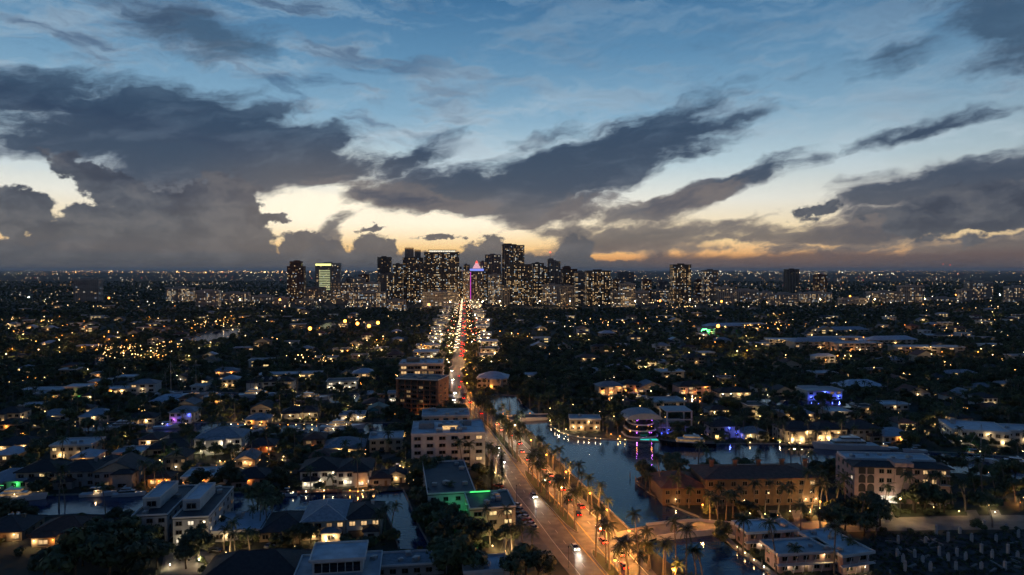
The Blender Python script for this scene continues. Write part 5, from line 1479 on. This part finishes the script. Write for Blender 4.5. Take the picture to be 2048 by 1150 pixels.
# dock lamps round the basin: small bright bulbs whose light lies on the water
dl = [(1102, 853), (1106, 857), (1110, 861), (1115, 864), (1121, 868), (1128, 871), (1136, 873.5), (1145, 875), (1156, 876.5), (1168, 878), (1180, 879), (1191, 880), (1201, 881), (1212, 881.5), (1236, 882), (1250, 883), (1262, 884), (1326, 885), (1336, 886), (1410, 889), (1424, 889),
      (1500, 889), (1511, 889), (1578, 889.5), (1600, 890), (1626, 890.5), (1640, 890.5), (1706, 893), (1880, 905), (1960, 907), (1990, 909), (2020, 912)]
for i, a in enumerate(dl): i % 3 == 1 or garden_lamp(G(*a), 'd' if a[0] < 1220 else 'w', 25, 'dock lamp', 'dock lamps round the basin')
for a in ((150, 848), (215, 850), (325, 851), (372, 851), (448, 852), (462, 852), (476, 852), (490, 852), (520, 853), (534, 853), (548, 853), (560, 853), (576, 853), (592, 853), (608, 853), (624, 853), (654, 853), (668, 853), (712, 853), (726, 853), (648, 986), (612, 988), (586, 990), (700, 986), (726, 986), (746, 984),
          (282, 988), (350, 988), (390, 988), (1190, 792), (1204, 792), (1218, 793), (1232, 793), (1246, 794), (1368, 797), (1384, 797), (1400, 798), (1416, 798), (1475, 1100), (1490, 1112), (1508, 1126), (1528, 1140)):
    garden_lamp(G(*a), RG.choice('wwsc'), 35, 'dock lamp', 'dock lamps on the canals')
# uplights under the palms and on the drives
for a in ((520, 1066, 'w', 90), (536, 1074, 'w', 90), (452, 1112, 'w', 260), (488, 1116, 'w', 260), (470, 1126, 'w', 200), (398, 1126, 'c', 260), (340, 1136, 'c', 160), (420, 1135, 'w', 300), (652, 1088, 'w', 260), (590, 1100, 'w', 40), (310, 980, 's', 150), (330, 984, 's', 120), (640, 980, 'c', 120), (716, 988, 's', 200), (748, 984, 's', 180),
          (800, 936, 'w', 380), (820, 950, 'w', 240), (770, 946, 'w', 160), (470, 928, 'w', 120), (355, 922, 'g', 120), (362, 920, 'c', 260), (320, 925, 'w', 100), (440, 926, 'w', 220), (500, 934, 's', 120), (554, 945, 's', 200), (626, 922, 's', 160), (240, 935, 'w', 120), (100, 948, 'w', 240), (130, 940, 'w', 200), (60, 925, 'w', 120), (8, 935, 'w', 100),
          (700, 810, 'w', 600), (720, 812, 'w', 500), (680, 828, 'g', 120), (690, 826, 'c', 220), (560, 838, 'w', 300), (580, 838, 'w', 300), (600, 840, 'w', 300), (620, 840, 'w', 300), (540, 838, 'w', 300), (470, 838, 's', 240), (440, 842, 'w', 240), (452, 826, 'w', 260), (430, 820, 'w', 220), (400, 830, 'w', 200), (108, 822, 'w', 300), (90, 826, 'w', 300),
          (250, 900, 's', 160), (266, 910, 's', 140), (1010, 1108, 'w', 500), (1028, 1112, 'w', 400), (985, 1098, 'w', 260), (990, 950, 'w', 500), (1002, 962, 'w', 380), (978, 938, 'w', 300), (900, 1036, 'w', 120), (870, 1010, 'w', 140), (935, 1078, 'g', 300), (925, 1090, 'g', 90),
          (1118, 866, 'w', 300), (1132, 862, 'w', 260), (1146, 858, 'w', 200), (1100, 845, 'w', 160), (1222, 872, 's', 200), (1240, 876, 's', 200), (1060, 830, 's', 260), (1560, 888, 'w', 300), (1590, 892, 'w', 260), (1660, 890, 'w', 260), (1690, 888, 'w', 220), (1500, 1032, 'w', 90), (1530, 1034, 'w', 120), (1556, 1036, 'w', 90),
          (1580, 1028, 'w', 60), (1620, 1030, 'w', 240), (1640, 1022, 'w', 300), (1650, 1030, 'w', 300), (1670, 1026, 'w', 220), (1628, 1008, 'w', 280), (1700, 960, 'w', 50), (1918, 1028, 'w', 160), (1978, 1016, 'w', 200), (1990, 1030, 'c', 120), (2040, 1010, 's', 260), (2046, 1000, 'w', 260), (1868, 1020, 'w', 60), (1826, 862, 'w', 200), (1850, 866, 'w', 260), (1870, 852, 'w', 200),
          (1884, 850, 'w', 160), (1700, 832, 's', 200), (1680, 836, 'w', 260), (1570, 830, 'w', 260), (1545, 850, 'w', 240), (1520, 836, 'w', 240), (1486, 810, 'c', 300), (1430, 838, 'w', 200), (1400, 845, 'w', 160), (1280, 815, 'w', 220), (1200, 826, 'w', 260), (1215, 830, 'w', 220), (1228, 836, 'w', 200), (1160, 832, 'w', 200), (1100, 820, 'w', 240), (1120, 816, 'w', 260),
          (1146, 812, 'w', 200), (1180, 720, 'w', 1200), (1250, 742, 'w', 1600), (1290, 735, 'w', 1800), (1320, 745, 'c', 1500), (1120, 742, 'w', 700), (1410, 668, 'g', 14000), (1400, 676, 'w', 3000), (1850, 780, 'w', 500), (1760, 790, 'w', 500)):
    garden_lamp(G(a[0], a[1]), a[2], a[3])
k = 0
while k < 70:
    px, py = RG.choice((RG.uniform(0, 820), RG.uniform(1180, 2048))), RG.uniform(700, 960); v = G(px, py)
    if free(v.x, v.y, .3) and not (px > 1290 and py > 800): garden_lamp(v, RG.choice('wwwwwsc'), RG.uniform(60, 240) * (v.y / 400)); k += 1

# ---------------------------------------------------------------- cars
def car_body(m):
    q = MB(); prof = [(-2.2, .35), (-2.25, .75), (-2.1, .98), (-1.35, 1.02), (2.05, .92), (2.25, .7), (2.2, .35)]
    for sx in (-1, 1): pass
    n = len(prof); w = .9
    a = [(sx * (w if z < .8 else w * .94), y, z) for sx in (-1,) for y, z in prof]; b_ = [(-x, y, z) for x, y, z in a]
    for i in range(n):
        j = (i + 1) % n; q.face([a[i], a[j], b_[j], b_[i]])
    q.face(list(reversed(a))); q.face(b_)
    q.face([(-.62, -1.2, 1.46), (.62, -1.2, 1.46), (.62, .35, 1.46), (-.62, .35, 1.46)])
    return q.mesh('body', m)


_c = MB(); lo, hi = [(-.84, -1.85, 1.0), (.84, -1.85, 1.0), (.84, 1.15, .97), (-.84, 1.15, .97)], [(-.63, -1.25, 1.45), (.63, -1.25, 1.45), (.63, .38, 1.45), (-.63, .38, 1.45)]
for i in range(4): _c.face([lo[i], lo[(i + 1) % 4], hi[(i + 1) % 4], hi[i]])
_c.face(hi)
CABIN = _c.mesh('cabin_glass', M_glass)
WHEEL = MB().tube([(-.1, 0, 0), (.1, 0, 0)], [.33, .33], 10).mesh('wheel', M_tyre)
CARM = {'white': car_body(mat('white_car_paint', (.6, .6, .6), .3, var=.03)), 'silver': car_body(mat('silver_car_paint', (.35, .36, .37), .3, .5, var=.03)), 'black': car_body(mat('black_car_paint', (.02, .02, .022), .25, var=.03)), 'red': car_body(mat('red_car_paint', (.3, .025, .02), .3, var=.03)),
        'grey': car_body(mat('grey_car_paint', (.12, .125, .13), .3, .3, var=.03))}
M_hl_off = mat('headlamp_glass', (.4, .4, .4), .2); M_tl_off = mat('tail_lamp_glass', (.2, .01, .01), .3)
HL = {1: MB().box(-.22, .22, 0, .08, -.1, .1).mesh('headlight', L_head), 0: MB().box(-.18, .18, 0, .06, -.08, .08).mesh('headlight', M_hl_off)}
TL = {1: MB().box(-.22, .22, -.06, 0, -.1, .1).mesh('taillight', L_tail), 0: MB().box(-.18, .18, -.06, 0, -.08, .08).mesh('taillight', M_tl_off)}


def car(v, heading, colour, on, kind, grp, z=.02):
    """heading: direction the car faces (local +y)"""
    t = thing('car', None, 'car', (v[0], v[1], z), heading, grp, '%s %s' % (colour, kind))
    link('body', CARM[colour], t); link('cabin_glass', CABIN, t)
    for x in (-.82, .82):
        for y in (-1.35, 1.4): link('wheel', WHEEL, t, (x, y, .33))
        link('headlight', HL[on], t, (x * .75, 2.22, .66)); link('taillight', TL[on], t, (x * .78, -2.24, .74))
    return t


def heading(s):
    d = along(s + .05, .5) - along(s, .5); return math.atan2(d.y, d.x) - math.pi / 2


CC = ('white', 'silver', 'black', 'red', 'grey')


def s_of(py, t):
    lo_, hi_ = 0.0, SN
    for _ in range(40):
        m_ = (lo_ + hi_) / 2
        if PX(along(m_, t))[1] > py: lo_ = m_
        else: hi_ = m_
    return lo_


for py, t_, on in ((994, .30, 1), (1098, .28, 1), (897, .27, 1), (925, .16, 1), (800, .18, 1), (742, .22, 1), (787, .40, 1), (760, .35, 1), (846, .3, 1), (868, .16, 1)):
    s = s_of(py, t_); c_ = car(along(s, t_), heading(s) + math.pi, RG.choice(CC), 1, 'oncoming car with headlights lit', 'moving cars on the near boulevard')
    d = bpy.data.lights.new('headlight_beam', 'SPOT'); d.energy = 5000; d.spot_size = math.radians(52); d.spot_blend = .6; d.color = (1, .88, .68); d.shadow_soft_size = .1
    o = bpy.data.objects.new('headlight_beam', d); COL.objects.link(o); o.parent = c_; o.location = (0, 2.45, .75); o.rotation_euler = (math.radians(84), 0, 0)
for py, t_ in ((1135, .70), (1110, .80), (1085, .72), (1060, .82), (1030, .70), (1015, .86), (980, .84), (952, .86), (920, .7), (888, .84), (861, .7), (1000, .78), (965, .7), (940, .84), (905, .72), (872, .8), (850, .74), (828, .7), (806, .82), (797, .7), (790, .86), (775, .72), (764, .84), (753, .7)):
    s = s_of(py, t_); car(along(s, t_), heading(s), RG.choice(CC), 1, 'car with lit tail lamps', 'moving cars on the near boulevard')
# the queue further up: too small to show wheels
def far_car(colour):
    q = MB().box(-.9, .9, -2.2, 2.2, .3, .95, 0); q.box(-.75, .75, -1.5, .9, .951, 1.45, 3)
    for x in (-.62, .62): q.box(x - .26, x + .26, 2.201, 2.3, .5, .9, 1); q.box(x - .28, x + .28, -2.3, -2.201, .55, .95, 2)
    return q.mesh('car', [CARM[colour].materials[0], emit('far_headlamp', (1, .72, .4), 16, 0, False), emit('far_tail_lamp', (1, .02, .008), 8, 0, False), M_glass])


FC = [far_car(c) for c in CC]
for lane, dirn in ((.16, 1), (.34, 1), (.64, 0), (.84, 0)):
    s = 13.75 if dirn == 0 else 14.3
    while s < 18.9:
        i = RG.randrange(5); v = along(s, lane + RG.uniform(-.02, .02))
        o = link('car', FC[i], None, (v.x, v.y, .02), heading(min(s, 18.4)) + (math.pi if dirn else 0)); tag(o, None, 'car', 'queue of cars on the far boulevard'); AUTO.append((o, '%s car in the far %s queue' % (CC[i], 'white' if dirn else 'red')))
        s += RG.uniform(18, 46) / max((along(s + .05, .5) - along(s, .5)).length / .05, 1) * (1.2 if dirn else (.6 if s < 14.6 else 2.4 if s < 16 else 5))
# parked cars
for k, (px, py) in enumerate(((1032, 1013), (1037, 1022), (1043, 1030), (1048, 1037), (1054, 1044), (1059, 1051), (1064, 1058), (1012, 996), (1006, 985), (996, 974))): car(G(px, py), math.radians(60 + RG.uniform(-4, 4)), CC[(k * 3 + 1) % 5], 0, 'parked car', 'cars parked by the boulevard', .05)
for px, py, a, c in ((541, 1094, -20, 'silver'), (556, 1090, -14, 'white'), (795, 934, 8, 'white'), (776, 940, 20, 'grey'), (430, 1105, 80, 'black'), (372, 1120, 90, 'grey'), (1600, 1096, 80, 'black'), (1010, 1128, 70, 'white'), (20, 1070, 30, 'grey'), (760, 905, 90, 'black')): car(G(px, py), math.radians(a), c, 0, 'car parked on a drive', 'cars parked on drives', .06)

# ---------------------------------------------------------------- boats
def boat(ref, tail, px, py, L, rot, hull=M_gel, kind='motor', lit='', w=None):
    v = G(px, py); b_ = L * .13 if w is None else w
    t = thing({'motor': 'motor_yacht', 'sail': 'sailing_boat', 'open': 'motor_boat'}[kind], '%s %s' % (ref, tail), 'boat', (v.x, v.y, .05), math.radians(rot), 'moored boats')
    q = MB(); st = []; n = 9; fb = L * .06 + .45
    for i in range(n):
        u = i / (n - 1); x = -L / 2 + L * u; hb = b_ * (1 - max(0, (u - .45) / .55) ** 2.2) * (.88 + .12 * min(1, u * 4)); sh = fb * (1 + .5 * u * u)
        st.append([(x + (L * .05 * u), -hb, sh), (x, -hb * .82, .05), (x, -hb * .3, -.4), (x, hb * .3, -.4), (x, hb * .82, .05), (x + (L * .05 * u), hb, sh)])
    for a, c in zip(st, st[1:]):
        for k in range(5): q.face([a[k], c[k], c[k + 1], a[k + 1]])
    q.face(list(reversed(st[0])))
    link('hull', q.mesh('hull', hull), t)
    q = MB()
    for a, c in zip(st, st[1:]): q.face([(a[0][0], a[0][1] * .97, a[0][2] - .06), (c[0][0], c[0][1] * .97, c[0][2] - .06), (c[5][0], c[5][1] * .97, c[5][2] - .06), (a[5][0], a[5][1] * .97, a[5][2] - .06)])
    link('deck', q.mesh('deck', M_wood if hull is M_navy else M_gel), t)

    def house_(x0, x1, z0, hh, wb, rk=.8):
        q = MB(); lo = [(x0, -wb, z0), (x1, -wb * .8, z0), (x1, wb * .8, z0), (x0, wb, z0)]; hi = [(x0 + .2 * hh, -wb * .85, z0 + hh), (x1 - rk * hh, -wb * .68, z0 + hh), (x1 - rk * hh, wb * .68, z0 + hh), (x0 + .2 * hh, wb * .85, z0 + hh)]
        for i in range(4): q.face([lo[i], lo[(i + 1) % 4], hi[(i + 1) % 4], hi[i]])
        q.face(hi); link('cabin', q.mesh('cabin', M_gel), t)
        q = MB(); f = lambda i, u: tuple(lo[i][k] + (hi[i][k] - lo[i][k]) * u for k in range(3))
        for i in range(4):
            j = (i + 1) % 4; pp = [f(i, .35), f(j, .35), f(j, .8), f(i, .8)]; cx = sum(p[0] for p in pp) / 4; cy = sum(p[1] for p in pp) / 4
            q.face([(p[0] + (p[0] - (x0 + x1) / 2) * .012, p[1] * 1.025, p[2]) for p in pp])
        link('cabin_window', q.mesh('cabin_window', L_dim if lit else M_glass), t)
    if kind == 'motor':
        house_(-L * .3, L * .24, fb * 1.05, L * .05 + .6, b_ * .78); house_(-L * .22, L * .1, fb * 1.05 + L * .05 + .62, L * .03 + .5, b_ * .6)
        link('radar_arch', MB().box(-L * .14, -L * .1, -b_ * .5, b_ * .5, fb + L * .08 + 1.7, fb + L * .08 + 1.9).mesh('radar_arch', M_gel), t)
    elif kind == 'open':
        house_(-L * .1, L * .16, fb * 1.05, 1.3, b_ * .6); link('canopy', MB().box(-L * .2, L * .1, -b_ * .6, b_ * .6, fb + 2.2, fb + 2.32).mesh('canopy', M_rblue), t)
    else:
        house_(-L * .15, L * .2, fb * 1.05, .8, b_ * .6)
        link('mast', MB().tube([(L * .08, 0, fb), (L * .08, 0, L * 1.35)], [.2, .12], 6).mesh('mast', M_galv), t); link('boom', MB().tube([(L * .08, 0, fb + 1.6), (-L * .36, 0, fb + 1.7)], [.12, .1], 5).mesh('boom', M_galv), t)
        link('rigging', MB().tube([(L * .08, 0, L * 1.33), (L * .48, 0, fb + .5)], [.05, .05], 4).tube([(L * .08, 0, L * 1.33), (-L * .46, 0, fb + .4)], [.05, .05], 4).mesh('rigging', M_galv), t)
    for k, c in enumerate(lit): porch(t, -L * .25 + L * .5 * (k + .5) / len(lit), -b_ * .8, fb + 1.3, c, 60)
    return t


boat('long black motor yacht', 'moored under the blue-lit canopy villa', 1376, 892, 27, 176, M_navy, 'motor', 'w')
boat('big white motor yacht', 'moored before the gold-columned villa', 1690, 897, 31, 180, M_gel, 'motor')
boat('white motor yacht', 'at the left edge of the front canal', 36, 1000, 20, 8, M_gel, 'motor', 'w')
boat('white open motor boat', 'on the front canal left of centre', 196, 992, 13, 8, M_gel, 'open', 'w')
boat('small white cabin cruiser', 'below the unlit gabled canal house', 258, 992, 12, 8, M_gel, 'motor')
boat('dark sport boat', 'tucked behind the blue-roofed house', 604, 1034, 11, 10, M_navy, 'open')
boat('small dock skiff', 'beside the red dock', 576, 992, 7, 0, M_gel, 'open')
boat('lit white yacht', 'on the middle canal before the white villa', 684, 858, 24, 3, M_gel, 'motor', 'ww')
boat('white cruiser with a raised bow', 'on the middle canal above the warm bungalow', 664, 866, 14, 40, M_gel, 'motor', 'c')
boat('small white canal cruiser', 'left of the raised-bow cruiser', 592, 866, 12, 20, M_gel, 'motor')
boat('pale dock boat', 'above the floodlit house', 512, 864, 12, 60, M_gel, 'open')
boat('wide white boat', 'before the gold porch house', 252, 858, 22, 4, M_gel, 'motor')
boat('moored white launch', 'beside the purple-lit house', 336, 856, 15, 20, M_gel, 'open', 'b')
boat('big white yacht', 'on the upper canal before the gabled manor', 516, 794, 28, 4, M_gel, 'motor', 'c')
boat('grey-white yacht', 'on the upper canal right of the manor', 622, 800, 25, 6, M_gel, 'motor', 'w')
boat('left sailing boat', 'with a lit masthead on the upper canal', 338, 790, 18, 5, M_gel, 'sail')
boat('right sailing boat', 'with the taller mast on the upper canal', 388, 792, 19, 4, M_gel, 'sail', 's')
boat('low white cruiser', 'between the masts and the manor', 432, 796, 16, 4, M_gel, 'motor', 'w')
boat('white sport cruiser', 'on the back canal by the lantern gazebo house', 1272, 797, 17, 0, M_gel, 'motor', 'w')
boat('moored back canal cruiser', 'behind the glass-fronted house', 1338, 799, 18, 2, M_gel, 'open', 'c')
boat('green-lit boat', 'near the long white modern villa', 1942, 912, 11, 170, M_navy, 'open', 'g')
boat('white sailing boat', 'with bare mast before the long white villa', 1956, 922, 13, -20, M_gel, 'sail')
boat('white canal cruiser', 'at the right edge of the basin', 2024, 932, 17, 150, M_gel, 'motor')
boat('small white boat', 'moored by the dark modern villa', 1770, 899, 12, 178, M_gel, 'open', 'c')
boat('moored white tender', 'below the shore house', 1830, 904, 11, 176, M_gel, 'open')

# ---------------------------------------------------------------- docks, posts, poles, ruin columns
def slab(name, label, cat, pl, z0, z1, m):
    o = link(name, MB().prism([tuple(G(*p)[:2]) for p in pl], z0, z1).mesh(name, m)); tag(o, label, cat); return o


slab('dock', 'long reddish wooden dock before the white colonnaded house', 'dock', [(560, 990), (684, 986), (684, 981), (560, 984)], .3, .62, mat('red_deck', (.28, .11, .06), .85, var=.3))
slab('dock', 'pale wooden dock with posts along the townhouse point', 'dock', [(1280, 968), (1348, 1012), (1340, 1016), (1272, 970)], .45, .75, M_wood)
slab('dock', 'narrow wooden dock at the corner of the front canal', 'dock', [(756, 986), (808, 982), (808, 978), (756, 981)], .4, .7, M_wood)
slab('dock', 'long dock before the gold villas', 'dock', [(1560, 893), (1700, 897), (1700, 892), (1560, 889)], .4, .7, M_wood)
slab('dock', 'dock walk along the motel canal bank', 'dock', [(1440, 1072), (1462, 1092), (1500, 1122), (1548, 1158), (1560, 1156), (1510, 1120), (1470, 1090), (1450, 1070)], .3, .58, M_conc)
PIL = MB().tube([(0, 0, -1), (0, 0, 2.6)], [.2, .17], 7).mesh('piling', M_wood)
for k, (px, py) in enumerate(((1260, 958), (1271, 968), (1279, 974), (1283, 966), (1291, 983), (1300, 990), (1310, 997), (1320, 1003), (1332, 1009), (1292, 976), (1342, 942), (1358, 944), (1388, 942), (764, 984), (776, 983), (788, 982), (800, 981), (1300, 968), (1577, 894), (1620, 896), (1660, 897), (590, 992), (620, 991), (650, 990), (676, 988), (1450, 1084), (1476, 1106), (1500, 1124), (1524, 1142))):
    v = G(px, py); o = link('piling', PIL, None, (v.x, v.y, 0), 0, (1, 1, RG.uniform(.8, 1.35))); tag(o, None, 'piling', 'mooring pilings'); AUTO.append((o, 'wooden mooring piling'))
q = MB().box(-.34, .34, -.34, .34, 0, 2.9)
for a in (-.2, .2): q.tube([(a, a * .6, 2.9), (a * 1.6, a, 3.6)], [.03, .03], 4)
COLM = [q.mesh('ruin_column', M_column), MB().box(-.42, .42, -.3, .3, 0, 2.2).box(-.2, .25, -.25, .2, 2.201, 2.7).mesh('ruin_column', M_column)]
for k, (cx, cy) in enumerate(((660, 1060), (690, 1085), (750, 1060), (790, 1085), (875, 1052), (920, 1078), (965, 1054), (1010, 1076), (1090, 1042), (1145, 1068), (1225, 1042), (1275, 1066), (665, 990), (805, 987), (920, 982), (1040, 982), (1165, 982), (1280, 958), (860, 942), (980, 938), (1105, 915), (1215, 920), (700, 1130), (830, 1130), (960, 1125), (1090, 1120), (1210, 1118))):
    v = G(1536 + cx / 2.555, 700 + cy / 2.555); o = link('ruin_column', COLM[k % 2], None, (v.x, v.y, .05), RG.uniform(-.1, .3), (1, 1, RG.uniform(.75, 1.15))); tag(o, None, 'column', 'stub columns of the broken lot'); AUTO.append((o, 'concrete stub column'))
for k in range(26):
    v = G(RG.uniform(1760, 2040), RG.uniform(1072, 1145)); o = link('rubble_slab', MB().box(-RG.uniform(.8, 2.4), RG.uniform(.8, 2.4), -.3, .3, 0, RG.uniform(.25, .6)).mesh('rubble_slab', M_conc), None, (v.x, v.y, .06), RG.uniform(0, 3)); tag(o, None, 'rubble', 'broken slabs of the lot'); AUTO.append((o, 'broken concrete slab'))
v = G(1008, 1176)
t_ = thing('utility_pole', 'tall pale pole with stay wires cut by the bottom edge', 'pole', v); link('pole', MB().tube([(0, 0, 0), (.25, 0, 14.5)], [.26, .15], 8).mesh('pole', M_galv), t_); link('stay_wire', MB().tube([(.25, 0, 14.2), (-5, -2, 0)], [.035, .035], 4).tube([(.25, 0, 14.2), (4, 1, 2)], [.035, .035], 4).mesh('stay_wire', M_galv), t_)
for px, py, hh in ((636, 640, 52), (1955, 622, 40), (1886, 545, 300), (1900, 546, 240), (384, 560, 60)):
    v = G(px, py); t_ = thing('radio_mast', None, 'mast', v, 0, 'slim masts', 'slim dark mast'); link('mast', MB().tube([(0, 0, 0), (0, 0, hh)], [hh * .008, hh * .004], 5).mesh('mast', M_steel), t_)
    if hh > 100: link('beacon', MB().ball((0, 0, hh), hh * .03, 6).mesh('beacon', emit('mast_red', (1, .1, .06), 5)), t_)

# ---------------------------------------------------------------- the lit city out to the horizon
RC = random.Random(5)
CL = [emit('city_orange', (1, .5, .16), 11, 0, False), emit('city_white', (1, .86, .6), 11, 0, False), emit('city_red', (1, .15, .08), 9, 0, False), emit('city_warm', (1, .68, .32), 9, 0, False), emit('yard_orange', (1, .36, .07), 14), emit('yard_white', (1, .78, .45), 14), emit('yard_warm', (1, .55, .18), 14), emit('path_warm', (1, .55, .17), 22), emit('path_white', (1, .78, .45), 22), emit('path_amber', (1, .36, .06), 22)]
OCT = ((1, 0, 0), (0, 1, 0), (-1, 0, 0), (0, -1, 0), (0, 0, 1), (0, 0, -1))


def lights_mass(name, label, pts):
    q = MB()
    for x, y, z, r, mi in pts:
        n = len(q.v); q.v += [(x + a * r, y + b_ * r, z + c * r) for a, b_, c in OCT]
        for f in ((0, 1, 4), (1, 2, 4), (2, 3, 4), (3, 0, 4), (1, 0, 5), (2, 1, 5), (3, 2, 5), (0, 3, 5)): q.f.append(tuple(n + i for i in f)); q.m.append(mi)
    o = link(name, q.mesh(name, CL)); tag(o, label, 'city lights', None, 'stuff')


def busy(x, y):
    """how built-up the plain is there: districts and dark parks"""
    u = math.log(max(y, 1.0)) * 5
    return .5 + .5 * math.sin(x / y * 19 + math.sin(u * 1.7) * 1.5) * math.sin(u * 2.3 + x / y * 6) + .25 * math.sin(x / y * 61 + u * 3)


pts = []
for k in range(430):            # streets: rows of lamps
    py = 541.3 + 44 * RC.random() ** 2.4; v = G(RC.uniform(-40, 2090), py)
    a = math.radians(4) if RC.random() < .8 else math.radians(94); n = RC.randrange(4, 20); sp = RC.uniform(.006, .022) * v.y; c = RC.choice((0, 0, 1, 1, 3)); sz = RC.choice((.35, .5, .7, 1.0))
    if RC.random() > busy(v.x, v.y) + .12: continue
    for i in range(n):
        if RC.random() < .7:
            x, y = v.x + math.cos(a) * sp * i, v.y + math.sin(a) * sp * i
            if y > 2300: pts.append((x, y, 9, max(.35, .0002 * y) * sz * RC.uniform(.6, 1.3), c if RC.random() < .8 else RC.randrange(4)))
for k in range(2600):
    py = 541.2 + 52 * RC.random() ** 1.9; v = G(RC.uniform(-40, 2090), py)
    if v.y > 2100 and RC.random() < max(0.0, busy(v.x, v.y)) ** 1.6: pts.append((v.x, v.y, 8, max(.35, .0002 * v.y) * RC.choice((.3, .35, .4, .5, .5, .7, 1.0, 1.5)), RC.choice((0, 1, 1, 3, 3, 2 if RC.random() < .3 else 3))))
for k in range(130):            # the airport's orange apron on the left horizon
    v = G(RC.uniform(130, 1000), RC.uniform(541.5, 546)); pts.append((v.x, v.y, 14, .0005 * v.y * RC.uniform(.5, 1.4), RC.choice((0, 0, 0, 3))))
for k in range(80): v = G(RC.uniform(1350, 1800), RC.uniform(541.5, 552)); pts.append((v.x, v.y, 14, .0003 * v.y * RC.uniform(.5, 1.4), RC.choice((1, 1, 3))))
lights_mass('city_lights', 'scattered lamps of the flat city reaching the horizon', pts)
pts = []
for k in range(700):            # street level round downtown and the strip at its foot
    px = RC.gauss(1000, 330) if RC.random() < .6 else RC.uniform(0, 2048)
    v = G(px, RC.uniform(588, 618)); pts.append((v.x, v.y, RC.uniform(4, 12), RC.choice((.25, .3, .4, .5, .8)), RC.choice((0, 1, 1, 3, 3, 3))))
for k in range(120):             # porches and yards glimpsed between the trees, a few together
    v = G(RC.uniform(0, 2048), RC.uniform(616, 765)); c = RC.choice((4, 5, 6, 6, 6, 6)); n = RC.choice((1, 2, 3, 4, 6)); z = RC.uniform(3.5, 7)
    for i in range(n):
        x, y = v.x + RC.gauss(0, 9), v.y + RC.gauss(0, 6)
        if y > 480 and not inside(ROADPOLY, x, y): pts.append((x, y, z + RC.uniform(-1, 1), RC.choice((.08, .1, .12, .16, .24)) * (1 + y / 1500), c))
k = 0
while k < 650:                  # path lights, pool edges and party strings in the near gardens
    px = RC.choice((RC.uniform(0, 830), RC.uniform(0, 830), RC.uniform(1090, 2048))); py = RC.uniform(735, 985); v = G(px, py); c = RC.choice((7, 7, 7, 8, 9)); n = RC.choice((1, 2, 3, 5, 8)); a = RC.uniform(0, 3.1); sp = RC.uniform(1.2, 3.5)
    for i in range(n):
        x, y = v.x + math.cos(a) * sp * i, v.y + math.sin(a) * sp * i
        k += 1
        if free(x, y, .2): pts.append((x, y, RC.uniform(.5, 2.6), RC.choice((.06, .08, .1, .13)) * (.6 + y / 900), c))
for bx, by, dx, dy, n in ((425, 652, 60, 10, 46), (230, 706, 60, 14, 60), (300, 722, 40, 6, 36), (330, 700, 60, 10, 24), (640, 728, 50, 10, 22), (90, 690, 60, 8, 10), (1190, 650, 60, 8, 20), (1560, 660, 80, 10, 26)):   # lit waterside gardens
    for i in range(n):
        v = G(bx + RC.gauss(0, dx / 2), by + RC.gauss(0, dy / 2)); pts.append((v.x, v.y, RC.uniform(3, 8), RC.choice((.1, .14, .2, .3)) * (1 + v.y / 1500), RC.choice((4, 6, 6, 6))))
for k in range(150):            # shop fronts and signs beside the far boulevard
    v = along(RC.uniform(14, 18.8), RC.choice((-.5, -.3, 1.3, 1.6, 2.0)) + RC.uniform(-.2, .2)); pts.append((v.x, v.y, RC.uniform(2.5, 7), RC.uniform(.2, .6), RC.choice((0, 1, 1, 3, 2))))
lights_mass('town_lights', 'small warm lamps glimpsed between the trees and below the towers', pts)

# ---------------------------------------------------------------- labels for the many: told by the building they stand beside
ORD = ['', 'second', 'third', 'fourth', 'fifth', 'sixth', 'seventh', 'eighth', 'ninth', 'tenth', 'eleventh', 'twelfth', 'thirteenth', 'fourteenth', 'fifteenth', 'sixteenth', 'seventeenth', 'eighteenth', 'nineteenth', 'twentieth']
ORD += ['twenty-' + o for o in ('first', 'second', 'third', 'fourth', 'fifth', 'sixth', 'seventh', 'eighth', 'ninth')] + ['thirtieth'] + ['thirty-' + o for o in ('first', 'second', 'third', 'fourth', 'fifth', 'sixth', 'seventh', 'eighth', 'ninth')] + ['fortieth']
ORD += ['forty-' + o for o in ('first', 'second', 'third', 'fourth', 'fifth', 'sixth', 'seventh', 'eighth', 'ninth')]
bins = {}
for o, kind in AUTO:
    x, y = PX(o.location + Vector((0, 0, 2)))
    best = min(MARKS, key=lambda m: (m[1][0] - x) ** 2 + ((m[1][1] - y) * 1.6) ** 2)
    dx, dy = x - best[1][0], y - best[1][1]
    if abs(dx) > abs(dy): ph = 'left of' if dx < 0 else 'right of'
    else: ph = 'behind' if dy < 0 else 'in front of'
    bins.setdefault((kind, ph, best[0]), []).append((dx * dx + dy * dy, o))
for (kind, ph, ref), lst in bins.items():
    lst.sort(key=lambda e: e[0])
    for i, (d, o) in enumerate(lst):
        o['label'] = '%s %s the %s' % (kind, ph, ref) if len(lst) == 1 else ('%s nearest %s %s the %s' % (ORD[min(i, len(ORD) - 1)], kind, ph, ref)).strip()

# ---------------------------------------------------------------- the air: a thin even haze over the plain
hz = MB().box(-152000, 152000, -3500, 152000, -3, 330)
m = bpy.data.materials.new('evening_haze'); m.use_nodes = True
t = m.node_tree; t.nodes.remove(t.nodes['Principled BSDF'])
pv = t.nodes.new('ShaderNodeVolumePrincipled')
pv.inputs['Color'].default_value = (0.86, 0.9, 0.95, 1); pv.inputs['Density'].default_value = 1.3e-5; pv.inputs['Anisotropy'].default_value = 0.3
t.links.new(pv.outputs[0], t.nodes['Material Output'].inputs['Volume'])
o = link('haze', hz.mesh('haze', m)); tag(o, 'thin evening haze over the whole city', 'haze', None, 'stuff')
